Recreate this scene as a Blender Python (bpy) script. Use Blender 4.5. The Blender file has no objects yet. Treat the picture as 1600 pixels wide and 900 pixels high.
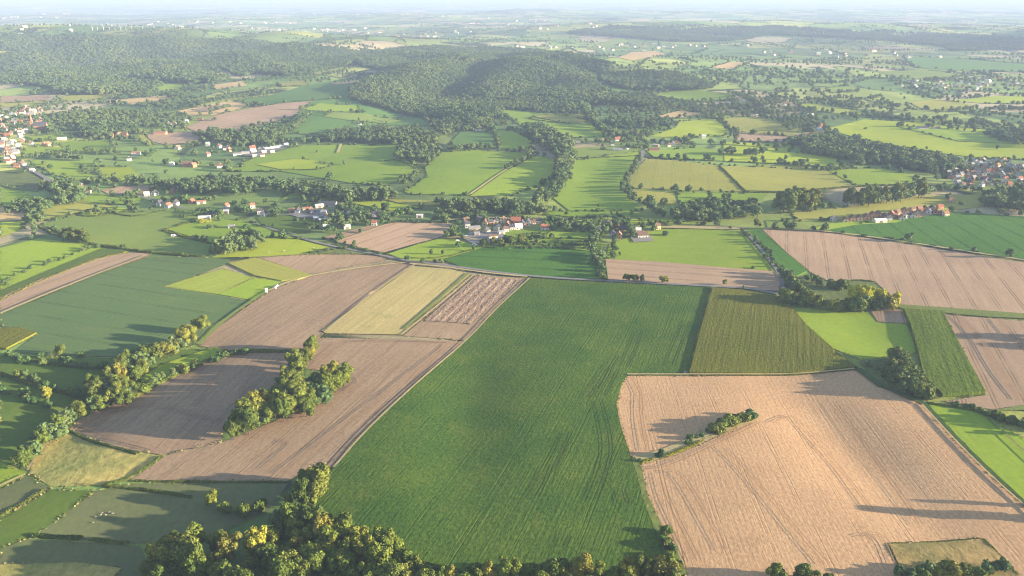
import bpy, bmesh, math, random
import numpy as np
from mathutils import Vector
from mathutils.geometry import delaunay_2d_cdt

S = bpy.context.scene
COL = S.collection
R = math.radians

# ------------------------------------------------------------------ camera
CAM_H = 250.0
HFOV = R(65)
FPX = 800 / math.tan(HFOV / 2)          # focal length in pixels of the 1600 px photo
HORIZON = -7.0
PITCH = math.atan((450 - HORIZON) / FPX)
cd = bpy.data.cameras.new("camera")
cam = bpy.data.objects.new("camera", cd)
COL.objects.link(cam)
cam.location = (0, 0, CAM_H)
cam.rotation_euler = (math.pi / 2 - PITCH, 0, 0)
cd.sensor_fit = 'HORIZONTAL'
cd.angle = HFOV
cd.clip_start = 1
cd.clip_end = 150000
S.camera = cam

# ------------------------------------------------------------------ light
SUN_EL, SUN_AZ = R(10.5), R(-8)          # azimuth from +X, a little behind the camera
sv = Vector((math.cos(SUN_EL) * math.cos(SUN_AZ), math.cos(SUN_EL) * math.sin(SUN_AZ), math.sin(SUN_EL)))
w = bpy.data.worlds.new("World")
S.world = w
w.use_nodes = True
nt = w.node_tree
sky = nt.nodes.new('ShaderNodeTexSky')
sky.sky_type = 'NISHITA'
sky.sun_disc = False
sky.sun_elevation = SUN_EL
sky.sun_rotation = math.pi / 2 - SUN_AZ
sky.altitude = 300
bg = nt.nodes['Background']
bg.inputs[1].default_value = 0.08
nt.links.new(sky.outputs[0], bg.inputs[0])
ld = bpy.data.lights.new("sun", 'SUN')
ld.energy = 5.0
ld.angle = R(0.5)
ld.color = (1.0, 0.83, 0.60)
sun = bpy.data.objects.new("sun", ld)
COL.objects.link(sun)
sun.rotation_euler = sv.to_track_quat('Z', 'Y').to_euler()
sun.location = (600, 0, 600)

vs = S.view_settings
vs.view_transform = 'Standard'
vs.look = 'None'
vs.exposure = 2.1
vs.gamma = 1
HAZE_DENSITY = 1.0e-4
HAZE_COLOR = (0.405, 0.515, 0.80)
S.cycles.volume_bounces = 1
S.cycles.max_bounces = 5
S.cycles.diffuse_bounces = 2
S.cycles.transmission_bounces = 2
S.cycles.use_denoising = True
S.cycles.filter_width = 1.1
S.cycles.use_adaptive_sampling = True
S.cycles.adaptive_threshold = 0.015

rng = np.random.default_rng(7)
random.seed(7)

# ------------------------------------------------------------------ terrain
def ss(a, b, v):
    t = np.clip((v - a) / (b - a), 0, 1)
    return t * t * (3 - 2 * t)

# x, y, sigma across, sigma along, angle of the long axis from +Y (deg), height
BUMPS = [
    (50, 2900, 660, 430, 0, 38), (380, 2600, 260, 380, -20, 12), (-230, 2450, 190, 330, 10, 12),
    (-140, 2500, 62, 430, 8, -32), (70, 2300, 50, 220, 25, -13), (260, 2500, 55, 300, -25, -18), (-420, 2700, 55, 260, 15, -18),
    (-1500, 4200, 900, 420, 0, 82), (-2700, 4000, 700, 500, 0, 70), (-900, 3500, 260, 380, 20, 34),
    (-1600, 3250, 110, 520, 52, -48), (-2150, 3500, 110, 320, 30, -40), (-1050, 3800, 100, 340, 20, -40), (-600, 3500, 90, 300, 20, -26), (-1350, 4100, 90, 300, 10, -30),
    (2000, 6000, 1300, 620, 0, 66), (3700, 4300, 360, 700, 0, 250), (900, 6000, 500, 500, 0, 40),  # the tallest is an unseen hill, added to shade the eastern slope
    (-900, 9500, 1500, 700, 0, 45), (500, 11500, 900, 600, 0, 60), (4500, 12000, 2500, 900, 0, 60),
]

_nb = []
def terrain(x, y):
    x = np.asarray(x, float); y = np.asarray(y, float)
    v = 1.1 * np.sin(x / 43 + 0.5 * np.sin(y / 90) + 1.1) * np.sin(y / 61 + 0.7) * ss(420, 800, y)
    v = v + 3.5 * np.sin(x / 190 + 1.3) * np.cos(y / 230 + 0.4)
    far = ss(3300, 7500, y)
    v = v + far * (14 * np.sin(x / 700 + 0.4) * np.sin(y / 620) + 9 * np.sin(x / 330 + y / 900 + 1))
    for (cx, cy, sa, sl, an, hh) in BUMPS + _nb:
        c, s = math.cos(R(an)), math.sin(R(an))
        dx, dy = x - cx, y - cy
        u = dx * c - dy * s
        t = dx * s + dy * c
        v = v + hh * np.exp(-0.5 * ((u / sa) ** 2 + (t / sl) ** 2))
    return v

CP, SP = math.cos(PITCH), math.sin(PITCH)
def rays(px):
    px = np.asarray(px, float).reshape(-1, 2)
    u = (px[:, 0] - 800) / FPX
    v = (450 - px[:, 1]) / FPX
    return np.stack([u, CP + v * SP, -SP + v * CP], 1)

TS = np.concatenate([[60], np.geomspace(120, 62000, 420)])
def G(px):
    """pixels of the photo -> points where those sight lines meet the terrain"""
    d = rays(px)
    n = len(d)
    out = np.zeros((n, 3))
    for a in range(0, n, 4000):
        dd = d[a:a + 4000]
        X = dd[:, :1] * TS; Y = dd[:, 1:2] * TS; Z = CAM_H + dd[:, 2:3] * TS
        below = Z < terrain(X, Y)
        k = np.where(below.any(1), below.argmax(1), len(TS) - 1)
        k = np.maximum(k, 1)
        lo, hi = TS[k - 1], TS[k]
        for _ in range(26):
            m = (lo + hi) / 2
            b = CAM_H + dd[:, 2] * m < terrain(dd[:, 0] * m, dd[:, 1] * m)
            hi = np.where(b, m, hi); lo = np.where(b, lo, m)
        x, y = dd[:, 0] * hi, dd[:, 1] * hi
        out[a:a + 4000] = np.stack([x, y, terrain(x, y)], 1)
    return out

def g1(x, y):
    return G([(x, y)])[0]

def proj(p):
    p = np.asarray(p, float).reshape(-1, 3)
    y = p[:, 1]; z = p[:, 2] - CAM_H
    dep = y * CP - z * SP
    up = y * SP + z * CP
    return np.stack([800 + FPX * p[:, 0] / dep, 450 - FPX * up / dep, dep], 1)

# gentle swales that the low sun picks out, found from where they lie
def swale(a, b, sig, amp):
    A, B = G([a, b])[:, :2]
    m = (A + B) / 2; d = B - A
    L = float(np.hypot(*d))
    return (m[0], m[1], sig, L * 0.45, math.degrees(math.atan2(d[0], d[1])), amp)
for a, b, sg, am in [
    ((1240, 610), (1420, 790), 20, -3.2), ((735, 560), (720, 740), 18, -2.7), ((905, 520), (860, 640), 24, 1.3),
    ((1120, 640), (1180, 840), 26, 0.9), ((600, 700), (640, 820), 18, 0.8), ((1330, 490), (1380, 545), 20, -1.5),
    ((915, 255), (900, 315), 34, -3.0), ((700, 245), (700, 300), 40, 1.6), ((180, 640), (320, 540), 22, -3.5),
    ((60, 700), (180, 610), 20, -4.0), ((200, 800), (120, 890), 26, -3.0),
]:
    _new = swale(a, b, sg, am)
    _nb.append(_new)

# ------------------------------------------------------------------ object helpers
def mesh_obj(name, verts, faces, mat, parent=None, smooth=False, matidx=None, mats=None):
    me = bpy.data.meshes.new(name)
    me.from_pydata([tuple(v) for v in verts], [], [tuple(f) for f in faces])
    for m in (mats or [mat]):
        me.materials.append(m)
    if matidx is not None:
        me.polygons.foreach_set('material_index', np.asarray(matidx, np.int32))
    if smooth:
        me.polygons.foreach_set('use_smooth', np.ones(len(me.polygons), bool))
    me.update()
    o = bpy.data.objects.new(name, me)
    COL.objects.link(o)
    if parent:
        o.parent = parent
    return o

def empty(name, loc, rz=0.0):
    o = bpy.data.objects.new(name, None)
    o.empty_display_size = 1
    COL.objects.link(o)
    o.location = loc
    o.rotation_euler = (0, 0, rz)
    return o

def tag(o, label, cat, group=None):
    o['label'] = label
    o['category'] = cat
    if group:
        o['group'] = group
    return o

def struct(o, kind='structure'):
    o['kind'] = kind
    return o

ORD = ("first second third fourth fifth sixth seventh eighth ninth tenth eleventh twelfth thirteenth fourteenth fifteenth "
       "sixteenth seventeenth eighteenth nineteenth twentieth").split()
def ordinal(i):
    if i < 20:
        return ORD[i]
    n = i + 1
    return "%d%s" % (n, {1: 'st', 2: 'nd', 3: 'rd'}.get(n % 10 if n % 100 not in (11, 12, 13) else 0, 'th'))

# ------------------------------------------------------------------ materials
class N:
    def __init__(self, name):
        self.m = bpy.data.materials.new(name)
        self.m.use_nodes = True
        self.t = self.m.node_tree
        self.b = self.t.nodes['Principled BSDF']
        self.b.inputs['Roughness'].default_value = 0.9
        self.b.inputs['Specular IOR Level'].default_value = 0.15
    def new(self, typ, **kw):
        n = self.t.nodes.new(typ)
        for k, v in kw.items():
            setattr(n, k, v)
        return n
    def link(self, a, b):
        self.t.links.new(a, b)
    def put(self, sock, v):
        if isinstance(v, (int, float)):
            sock.default_value = v
        elif isinstance(v, tuple):
            sock.default_value = v if len(v) == len(sock.default_value) else v + (1,)
        else:
            self.link(v, sock)
    def math(self, op, a, b=0.0, c=0.0):
        n = self.new('ShaderNodeMath', operation=op)
        self.put(n.inputs[0], a); self.put(n.inputs[1], b); self.put(n.inputs[2], c)
        return n.outputs[0]
    def noise(self, vec, scale, detail=2.0, rough=0.5):
        n = self.new('ShaderNodeTexNoise')
        n.inputs['Scale'].default_value = scale
        n.inputs['Detail'].default_value = detail
        n.inputs['Roughness'].default_value = rough
        if vec is not None:
            self.link(vec, n.inputs['Vector'])
        return n.outputs['Fac']
    def mix(self, f, a, b, mode='MIX'):
        n = self.new('ShaderNodeMix', data_type='RGBA', blend_type=mode)
        self.put(n.inputs[0], f); self.put(n.inputs[6], a); self.put(n.inputs[7], b)
        return n.outputs[2]
    def ramp(self, f, stops, interp='LINEAR'):
        n = self.new('ShaderNodeValToRGB')
        n.color_ramp.interpolation = interp
        e = n.color_ramp.elements
        while len(e) < len(stops):
            e.new(0.5)
        for k, (p, c) in enumerate(stops):
            e[k].position = p
            e[k].color = c if len(c) == 4 else tuple(c) + (1,)
        self.link(f, n.inputs[0])
        return n.outputs[0]
    def remap(self, v, a, b, c, d):
        n = self.new('ShaderNodeMapRange')
        self.put(n.inputs[0], v)
        for k, q in enumerate((a, b, c, d)):
            n.inputs[k + 1].default_value = q
        return n.outputs[0]
    def scale(self, col, f):
        n = self.new('ShaderNodeVectorMath', operation='SCALE')
        self.link(col, n.inputs[0]) if not isinstance(col, tuple) else self.put(n.inputs[0], col)
        self.put(n.inputs['Scale'], f)
        return n.outputs[0]
    def bump(self, height, dist, strength=1.0):
        n = self.new('ShaderNodeBump')
        n.inputs['Distance'].default_value = dist
        n.inputs['Strength'].default_value = strength
        self.link(height, n.inputs['Height'])
        self.link(n.outputs[0], self.b.inputs['Normal'])
    def color(self, c):
        self.put(self.b.inputs['Base Color'], c)
        return self.m

def flat(name, c, rough=0.8, noise=0.12, scale=0.6, use_obj=False, metal=0.0):
    n = N(name)
    tc = n.new('ShaderNodeTexCoord')
    f = n.noise(tc.outputs['Object'], scale, 4)
    k = n.remap(f, 0.3, 0.7, 1 - noise, 1 + noise)
    if use_obj:
        oi = n.new('ShaderNodeObjectInfo')
        col = n.scale(oi.outputs['Color'], k)
    else:
        col = n.scale(tuple(c), k)
    n.b.inputs['Roughness'].default_value = rough
    n.b.inputs['Metallic'].default_value = metal
    return n.color(col)

def crop(name, A, B, C=None, big=0.012, fine=0.5, fine_amt=0.25, period=0, amt=0.0, tram=0, tram_amt=0.0,
         tram_w=0.5, bump=0.15, bscale=0.7, pfine=None, pamt=0.0, gap=0.0):
    """a crop or grass surface. UV: u along the rows, v across them, in metres"""
    n = N(name)
    uv = n.new('ShaderNodeUVMap').outputs[0]
    sep = n.new('ShaderNodeSeparateXYZ'); n.link(uv, sep.inputs[0])
    u, v = sep.outputs[0], sep.outputs[1]
    oi = n.new('ShaderNodeObjectInfo')
    f1 = n.noise(uv, big, 5, 0.6)
    col = n.mix(n.remap(f1, 0.35, 0.65, 0, 1), A, B)
    if C:
        f2 = n.noise(uv, big * 3.1, 4, 0.65)
        col = n.mix(n.remap(f2, 0.56, 0.70, 0, 0.85), col, C)
    # fine grain, drawn out along the rows
    mp = n.new('ShaderNodeMapping'); mp.inputs['Scale'].default_value = (0.7, 1.0, 1.0)
    n.link(uv, mp.inputs[0])
    fn = n.noise(mp.outputs[0], fine, 3, 0.7)
    k = n.remap(fn, 0.25, 0.75, 1 - fine_amt, 1 + fine_amt)
    wob = n.noise(uv, 0.02, 2)
    vw = n.math('ADD', v, n.math('MULTIPLY', n.math('SUBTRACT', wob, 0.5), 2.0))
    hgt = fn
    if period:
        mr = n.new('ShaderNodeMapping'); mr.inputs['Scale'].default_value = (0.012, 1.6 / period, 1.0)
        n.link(uv, mr.inputs[0])
        s = n.remap(n.noise(mr.outputs[0], 1.0, 3, 0.6), 0.3, 0.7, -1.0, 1.0)
        mask = 1.0
        if gap:
            s = n.math('SINE', n.math('MULTIPLY', vw, 2 * math.pi / period))
            mask = n.remap(n.noise(mp.outputs[0], gap, 3), 0.46, 0.54, 0.0, 1.0)
        s = n.math('MULTIPLY', s, mask)
        k = n.math('MULTIPLY', k, n.math('ADD', 1.0, n.math('MULTIPLY', s, amt)))
        hgt = n.math('ADD', hgt, n.math('MULTIPLY', s, 0.16 if not gap else 0.4))
    if tram:
        q = n.math('PINGPONG', n.math('ADD', vw, 7.0), tram / 2)      # 0..tram/2
        d1 = n.math('ABSOLUTE', n.math('SUBTRACT', q, 1.1))
        line = n.remap(d1, 0.0, tram_w, 1.0, 0.0)
        line = n.math('MULTIPLY', line, n.remap(n.noise(uv, 0.03, 2), 0.38, 0.55, 0.25, 1.0))
        k = n.math('MULTIPLY', k, n.math('SUBTRACT', 1.0, n.math('MULTIPLY', line, tram_amt)))
        hgt = n.math('SUBTRACT', hgt, n.math('MULTIPLY', line, 0.35))
    k = n.math('MULTIPLY', k, n.remap(oi.outputs['Random'], 0, 1, 0.9, 1.1))
    if bump:
        n.bump(hgt, bump)
    n.b.inputs['Specular IOR Level'].default_value = 0.08
    return n.color(n.scale(col, k))

M = {}
M['beet'] = crop('beet_leaves', (0.045, 0.100, 0.014), (0.082, 0.134, 0.018), (0.103, 0.139, 0.021), big=.02, fine=0.55, fine_amt=.50, period=2.2, amt=.05, tram=27, tram_amt=.16, tram_w=.5, bump=.36)
M['beet2'] = crop('beet_leaves_bluish', (0.083, 0.138, 0.050), (0.099, 0.153, 0.051), (0.112, 0.159, 0.053), fine=0.5, fine_amt=.16, period=3.0, amt=.07, tram=26, tram_amt=.38, tram_w=.8, bump=.10)
M['beet3'] = crop('beet_leaves_far', (0.055, 0.150, 0.019), (0.076, 0.175, 0.022), (0.046, 0.137, 0.019), fine=0.4, fine_amt=.30, period=4.0, amt=.10, tram=24, tram_amt=.55, tram_w=1.0, bump=.20)
M['maize'] = crop('maize_tops', (0.106, 0.118, 0.014), (0.136, 0.139, 0.017), (0.088, 0.116, 0.013), fine=0.5, fine_amt=.40, period=4.5, amt=.13, bump=.55)
M['maize2'] = crop('maize_tops_green', (0.078, 0.123, 0.012), (0.101, 0.136, 0.014), (0.123, 0.141, 0.015), fine=0.4, fine_amt=.40, period=6, amt=.22, bump=.55)
M['wheat'] = crop('wheat_stubble', (0.464, 0.290, 0.159), (0.517, 0.329, 0.181), (0.428, 0.268, 0.146), fine=0.6, fine_amt=.28, big=.02, period=2.2, amt=.03, tram=23, tram_amt=.16, tram_w=.5, bump=.16)
M['stubble'] = crop('brown_stubble', (0.282, 0.198, 0.123), (0.329, 0.230, 0.145), (0.267, 0.188, 0.123), fine=0.45, fine_amt=.22, period=5.0, amt=.13, tram=19, tram_amt=.28, tram_w=.6, bump=.16)
M['tilled'] = crop('tilled_soil', (0.360, 0.245, 0.157), (0.409, 0.280, 0.179), fine=0.4, fine_amt=.14, period=6.0, amt=.10, tram=19, tram_amt=.50, tram_w=.8, bump=.08)
M['mown'] = crop('mown_straw_strip', (0.417, 0.334, 0.142), (0.379, 0.320, 0.128), (0.246, 0.259, 0.084), fine=0.5, fine_amt=.20, period=6.0, amt=.14, bump=.15)
M['swath'] = crop('straw_swaths', (0.258, 0.180, 0.123), (0.310, 0.216, 0.145), fine=0.4, fine_amt=.30, period=7.5, amt=.36, gap=.3, bump=.5)
M['golden'] = crop('ripe_golden', (.50, .345, .150), (.56, .39, .18), fine=0.4, fine_amt=.16, period=6, amt=.08, bump=.15)
M['tan'] = crop('ripening_grain', (0.283, 0.287, 0.057), (0.325, 0.316, 0.063), (0.252, 0.282, 0.053), fine=0.4, fine_amt=.14, period=5, amt=.05, tram=26, tram_amt=.2, tram_w=.7, bump=.15)
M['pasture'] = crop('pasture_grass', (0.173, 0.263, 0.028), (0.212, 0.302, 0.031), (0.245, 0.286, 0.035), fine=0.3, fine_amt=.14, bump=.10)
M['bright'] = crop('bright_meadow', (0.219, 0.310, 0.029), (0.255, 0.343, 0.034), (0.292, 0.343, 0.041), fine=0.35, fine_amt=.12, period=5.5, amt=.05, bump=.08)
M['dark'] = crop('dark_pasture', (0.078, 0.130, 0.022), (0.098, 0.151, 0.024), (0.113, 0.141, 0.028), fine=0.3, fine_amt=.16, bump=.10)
M['cool'] = crop('cool_green_crop', (0.097, 0.192, 0.043), (0.116, 0.211, 0.046), (0.085, 0.178, 0.039), fine=0.3, fine_amt=.10, period=7, amt=.05, bump=.10)
M['grey'] = crop('grey_green_crop', (0.160, 0.226, 0.047), (0.190, 0.247, 0.049), (0.204, 0.252, 0.056), fine=0.3, fine_amt=.10, period=7, amt=.04, bump=.10)
M['yellow'] = crop('yellow_meadow', (0.292, 0.361, 0.027), (0.339, 0.391, 0.032), (0.243, 0.347, 0.026), fine=0.3, fine_amt=.12, bump=.08)
M['lime'] = crop('lime_strip', (0.244, 0.293, 0.043), (0.271, 0.314, 0.048), fine=0.4, fine_amt=.14, period=5, amt=.08, bump=.12)
M['rough'] = crop('rough_grass', (.44, .34, .11), (.20, .22, .065), (.30, .27, .09), big=.022, fine=0.25, fine_amt=.38, bump=.45)
M['dry'] = crop('dry_rough_grass', (.36, .25, .10), (.17, .16, .055), (.46, .34, .14), big=.03, fine=0.25, fine_amt=.40, bump=.45)
M['worn'] = crop('worn_pasture', (0.110, 0.124, 0.059), (0.127, 0.144, 0.057), (0.094, 0.144, 0.048), fine=0.3, fine_amt=.16, bump=.12)
M['scrub'] = crop('scrubby_grass', (0.138, 0.165, 0.049), (0.094, 0.129, 0.038), (0.209, 0.196, 0.071), big=.03, fine=0.2, fine_amt=.30, bump=.3)
M['straw_edge'] = crop('dry_verge', (.46, .36, .19), (.38, .32, .14), fine=0.4, fine_amt=.2, bump=.1)
M['verge'] = crop('green_verge', (.20, .235, .06), (.15, .19, .05), fine=0.4, fine_amt=.25, bump=.2)
M['asphalt'] = crop('grey_road', (.19, .185, .18), (.22, .21, .20), fine=0.4, fine_amt=.10, bump=0)
M['concrete'] = crop('pale_yard', (0.194, 0.187, 0.180), (0.238, 0.223, 0.209), fine=0.3, fine_amt=.14, bump=0)
M['track'] = crop('wheel_rut', (.27, .185, .12), (.31, .21, .135), fine=0.5, fine_amt=.3, bump=.1)
M['rut_green'] = crop('wheel_rut_green', (.020, .050, .014), (.028, .060, .016), fine=0.5, fine_amt=.3, bump=.1)
M['ditch'] = crop('ditch_grass', (.06, .10, .025), (.045, .085, .022), fine=0.4, fine_amt=.35, bump=.3)

# base land: a patchwork of small fields parted by dark hedge lines
def land_material():
    n = N('patchwork_land')
    geo = n.new('ShaderNodeNewGeometry')
    mp = n.new('ShaderNodeMapping'); mp.inputs['Scale'].default_value = (1 / 230., 1 / 330., 0)
    n.link(geo.outputs['Position'], mp.inputs[0])
    w1 = n.new('ShaderNodeTexNoise'); w1.inputs['Scale'].default_value = 1.3; w1.inputs['Detail'].default_value = 2
    n.link(mp.outputs[0], w1.inputs['Vector'])
    off = n.new('ShaderNodeVectorMath', operation='MULTIPLY_ADD')
    n.link(w1.outputs['Color'], off.inputs[0]); off.inputs[1].default_value = (.5, .5, 0); n.link(mp.outputs[0], off.inputs[2])
    def vor(feature):
        v = n.new('ShaderNodeTexVoronoi', feature=feature, voronoi_dimensions='2D')
        v.inputs['Scale'].default_value = 1.0
        v.inputs['Randomness'].default_value = 0.85
        n.link(off.outputs[0], v.inputs['Vector'])
        return v
    v1 = vor('F1'); v2 = vor('DISTANCE_TO_EDGE')
    sep = n.new('ShaderNodeSeparateColor'); n.link(v1.outputs['Color'], sep.inputs[0])
    col = n.ramp(sep.outputs[0], [(0, (0.124, 0.205, 0.058)), (.22, (0.193, 0.282, 0.065)), (.42, (0.262, 0.326, 0.072)), (.58, (0.359, 0.384, 0.091)),
                                  (.66, (0.166, 0.243, 0.072)), (.76, (0.400, 0.340, 0.190)), (.84, (0.400, 0.340, 0.190)), (.92, (0.331, 0.371, 0.104))], 'CONSTANT')
    wood = n.remap(n.noise(mp.outputs[0], 0.55, 5, .6), .60, .64, 0, 1)
    col = n.mix(wood, col, (.035, .062, .022))
    line = n.remap(v2.outputs['Distance'], .02, .05, 1, 0)
    br = n.remap(n.noise(mp.outputs[0], 2.2, 3), .42, .55, 0, 1)
    col = n.mix(n.math('MULTIPLY', line, br), col, (.04, .068, .026))
    mp2 = n.new('ShaderNodeMapping'); mp2.inputs['Scale'].default_value = (.3, .3, .3)
    n.link(geo.outputs['Position'], mp2.inputs[0])
    fine = n.noise(mp2.outputs[0], 1.0, 4, .65)
    med = n.noise(mp2.outputs[0], .07, 4, .65)
    k = n.math('MULTIPLY', n.remap(fine, .3, .7, .82, 1.18), n.remap(med, .3, .7, .82, 1.18))
    mp3 = n.new('ShaderNodeMapping'); mp3.inputs['Scale'].default_value = (1 / 1500., 1 / 2600., 0)
    n.link(geo.outputs['Position'], mp3.inputs[0])
    k = n.math('MULTIPLY', k, n.remap(n.noise(mp3.outputs[0], 1.0, 4, .65), .35, .65, .55, 1.5))
    n.bump(fine, .25)
    return n.color(n.scale(col, k))
M['land'] = land_material()

def foliage(name, stops, hue_noise=.35, trans=0.0, stand=False):
    n = N(name)
    oi = n.new('ShaderNodeObjectInfo')
    geo = n.new('ShaderNodeNewGeometry')
    tc = n.new('ShaderNodeTexCoord')
    col = n.ramp(oi.outputs['Random'], stops)
    col = n.mix(1.0, col, oi.outputs['Color'], 'MULTIPLY')
    if stand:                                # stands of different age and kind within a wood
        mpl = n.new('ShaderNodeMapping'); mpl.inputs['Scale'].default_value = (1 / 210., 1 / 210., 0)
        n.link(oi.outputs['Location'], mpl.inputs[0])
        col = n.mix(1.0, col, n.ramp(n.noise(mpl.outputs[0], 1.0, 3, .6), [(.32, (.62, .74, .82)), (.46, (.95, 1.0, .95)), (.56, (1.0, 1.0, 1.0)), (.68, (1.35, 1.22, .95))]), 'MULTIPLY')
    f = n.noise(tc.outputs['Object'], 7.0, 3)
    k = n.remap(f, .3, .7, 1 - hue_noise, 1 + hue_noise)
    k = n.math('MULTIPLY', k, n.remap(geo.outputs['Random Per Island'], 0, 1, *((.9, 1.1) if stand else (.72, 1.28))))
    c = n.scale(col, k)
    n.b.inputs['Roughness'].default_value = .75
    n.b.inputs['Specular IOR Level'].default_value = .2
    m = n.color(c)
    if trans:
        tr = n.new('ShaderNodeBsdfTranslucent')
        n.link(n.scale(c, 1.0), tr.inputs[0])
        mx = n.new('ShaderNodeMixShader')
        mx.inputs[0].default_value = trans
        out = n.t.nodes['Material Output']
        n.link(n.b.outputs[0], mx.inputs[1]); n.link(tr.outputs[0], mx.inputs[2]); n.link(mx.outputs[0], out.inputs[0])
    return m
M['leaf'] = foliage('tree_leaves', [(0, (.115, .145, .026)), (.3, (.145, .168, .030)), (.6, (.175, .185, .034)), (.85, (.205, .198, .038)), (1, (.15, .155, .035))], trans=.12)
M['leaf_far'] = foliage('far_tree_leaves', [(0, (.088, .142, .048)), (.35, (.105, .165, .054)), (.7, (.125, .180, .060)), (1, (.150, .192, .068))], hue_noise=.15, trans=.15, stand=True)
M['tuft'] = foliage('margin_tufts', [(0, (.10, .13, .03)), (.5, (.16, .17, .05)), (1, (.22, .19, .07))], hue_noise=.3)
M['bark'] = flat('bark', (.10, .075, .05), scale=3)

M['wall'] = flat('rendered_wall', (1, 1, 1), use_obj=True, scale=1.2, noise=.08)
M['roof'] = flat('roof_tiles', (1, 1, 1), use_obj=True, scale=2.5, noise=.16, rough=.7)
M['glass'] = flat('window_glass', (.03, .04, .05), rough=.15, noise=.05)
M['paint'] = flat('car_paint', (1, 1, 1), use_obj=True, rough=.3, noise=.03)
M['tyre'] = flat('tyre_rubber', (.025, .025, .025))
M['white'] = flat('white_steel', (.5, .5, .5), rough=.5, noise=.03)
M['wool'] = flat('pale_fleece', (.30, .28, .24), noise=.15, scale=6)
M['film'] = flat('bale_wrap', (.72, .72, .70), rough=.4, noise=.05)
M['wood'] = flat('weathered_wood', (.20, .16, .11), scale=5)
# ------------------------------------------------------------------ ground sheet
def build_land():
    na, nr = 321, 720
    ang = np.linspace(R(-62), R(62), na)
    rad = np.geomspace(110, 62000, nr)
    A, Q = np.meshgrid(ang, rad)
    X = Q * np.sin(A); Y = Q * np.cos(A)
    Z = terrain(X, Y)
    V = np.stack([X, Y, Z], -1).reshape(-1, 3)
    i = np.arange(nr - 1)[:, None] * na + np.arange(na - 1)[None, :]
    F = np.stack([i, i + 1, i + na + 1, i + na], -1).reshape(-1, 4)
    me = bpy.data.meshes.new('land')
    me.vertices.add(len(V)); me.vertices.foreach_set('co', V.ravel())
    me.loops.add(F.size); me.loops.foreach_set('vertex_index', F.ravel().astype(np.int32))
    me.polygons.add(len(F))
    me.polygons.foreach_set('loop_start', np.arange(0, F.size, 4, dtype=np.int32))
    me.polygons.foreach_set('use_smooth', np.ones(len(F), bool))
    me.update(calc_edges=True)
    me.materials.append(M['land'])
    o = bpy.data.objects.new('land', me)
    COL.objects.link(o)
    struct(o)
build_land()

# ------------------------------------------------------------------ haze: one closed box round everything
def build_haze():
    x0, x1, y0, y1, z0, z1 = -64000, 64000, -3000, 66000, -70, 420
    v = [(x, y, z) for z in (z0, z1) for y in (y0, y1) for x in (x0, x1)]
    f = [(0, 2, 3, 1), (4, 5, 7, 6), (0, 1, 5, 4), (2, 6, 7, 3), (0, 4, 6, 2), (1, 3, 7, 5)]
    m = bpy.data.materials.new('haze_air')
    m.use_nodes = True
    t = m.node_tree
    t.nodes.remove(t.nodes['Principled BSDF'])
    pv = t.nodes.new('ShaderNodeVolumePrincipled')
    pv.inputs['Density'].default_value = HAZE_DENSITY
    pv.inputs['Color'].default_value = HAZE_COLOR + (1,)
    t.links.new(pv.outputs[0], t.nodes['Material Output'].inputs['Volume'])
    o = mesh_obj('haze', v, f, m)
    struct(o, 'stuff')
build_haze()

# ------------------------------------------------------------------ draped sheets: fields, verges, roads
SHEET = [0]
def row_dir(row):
    if row is None:
        return np.array([1.0, 0.0])
    if isinstance(row, (int, float)):
        d = rays([(row, HORIZON)])[0]
        d = d[:2]
    else:
        p = G(row)[:, :2]
        d = p[1] - p[0]
    return d / np.hypot(*d)

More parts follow.
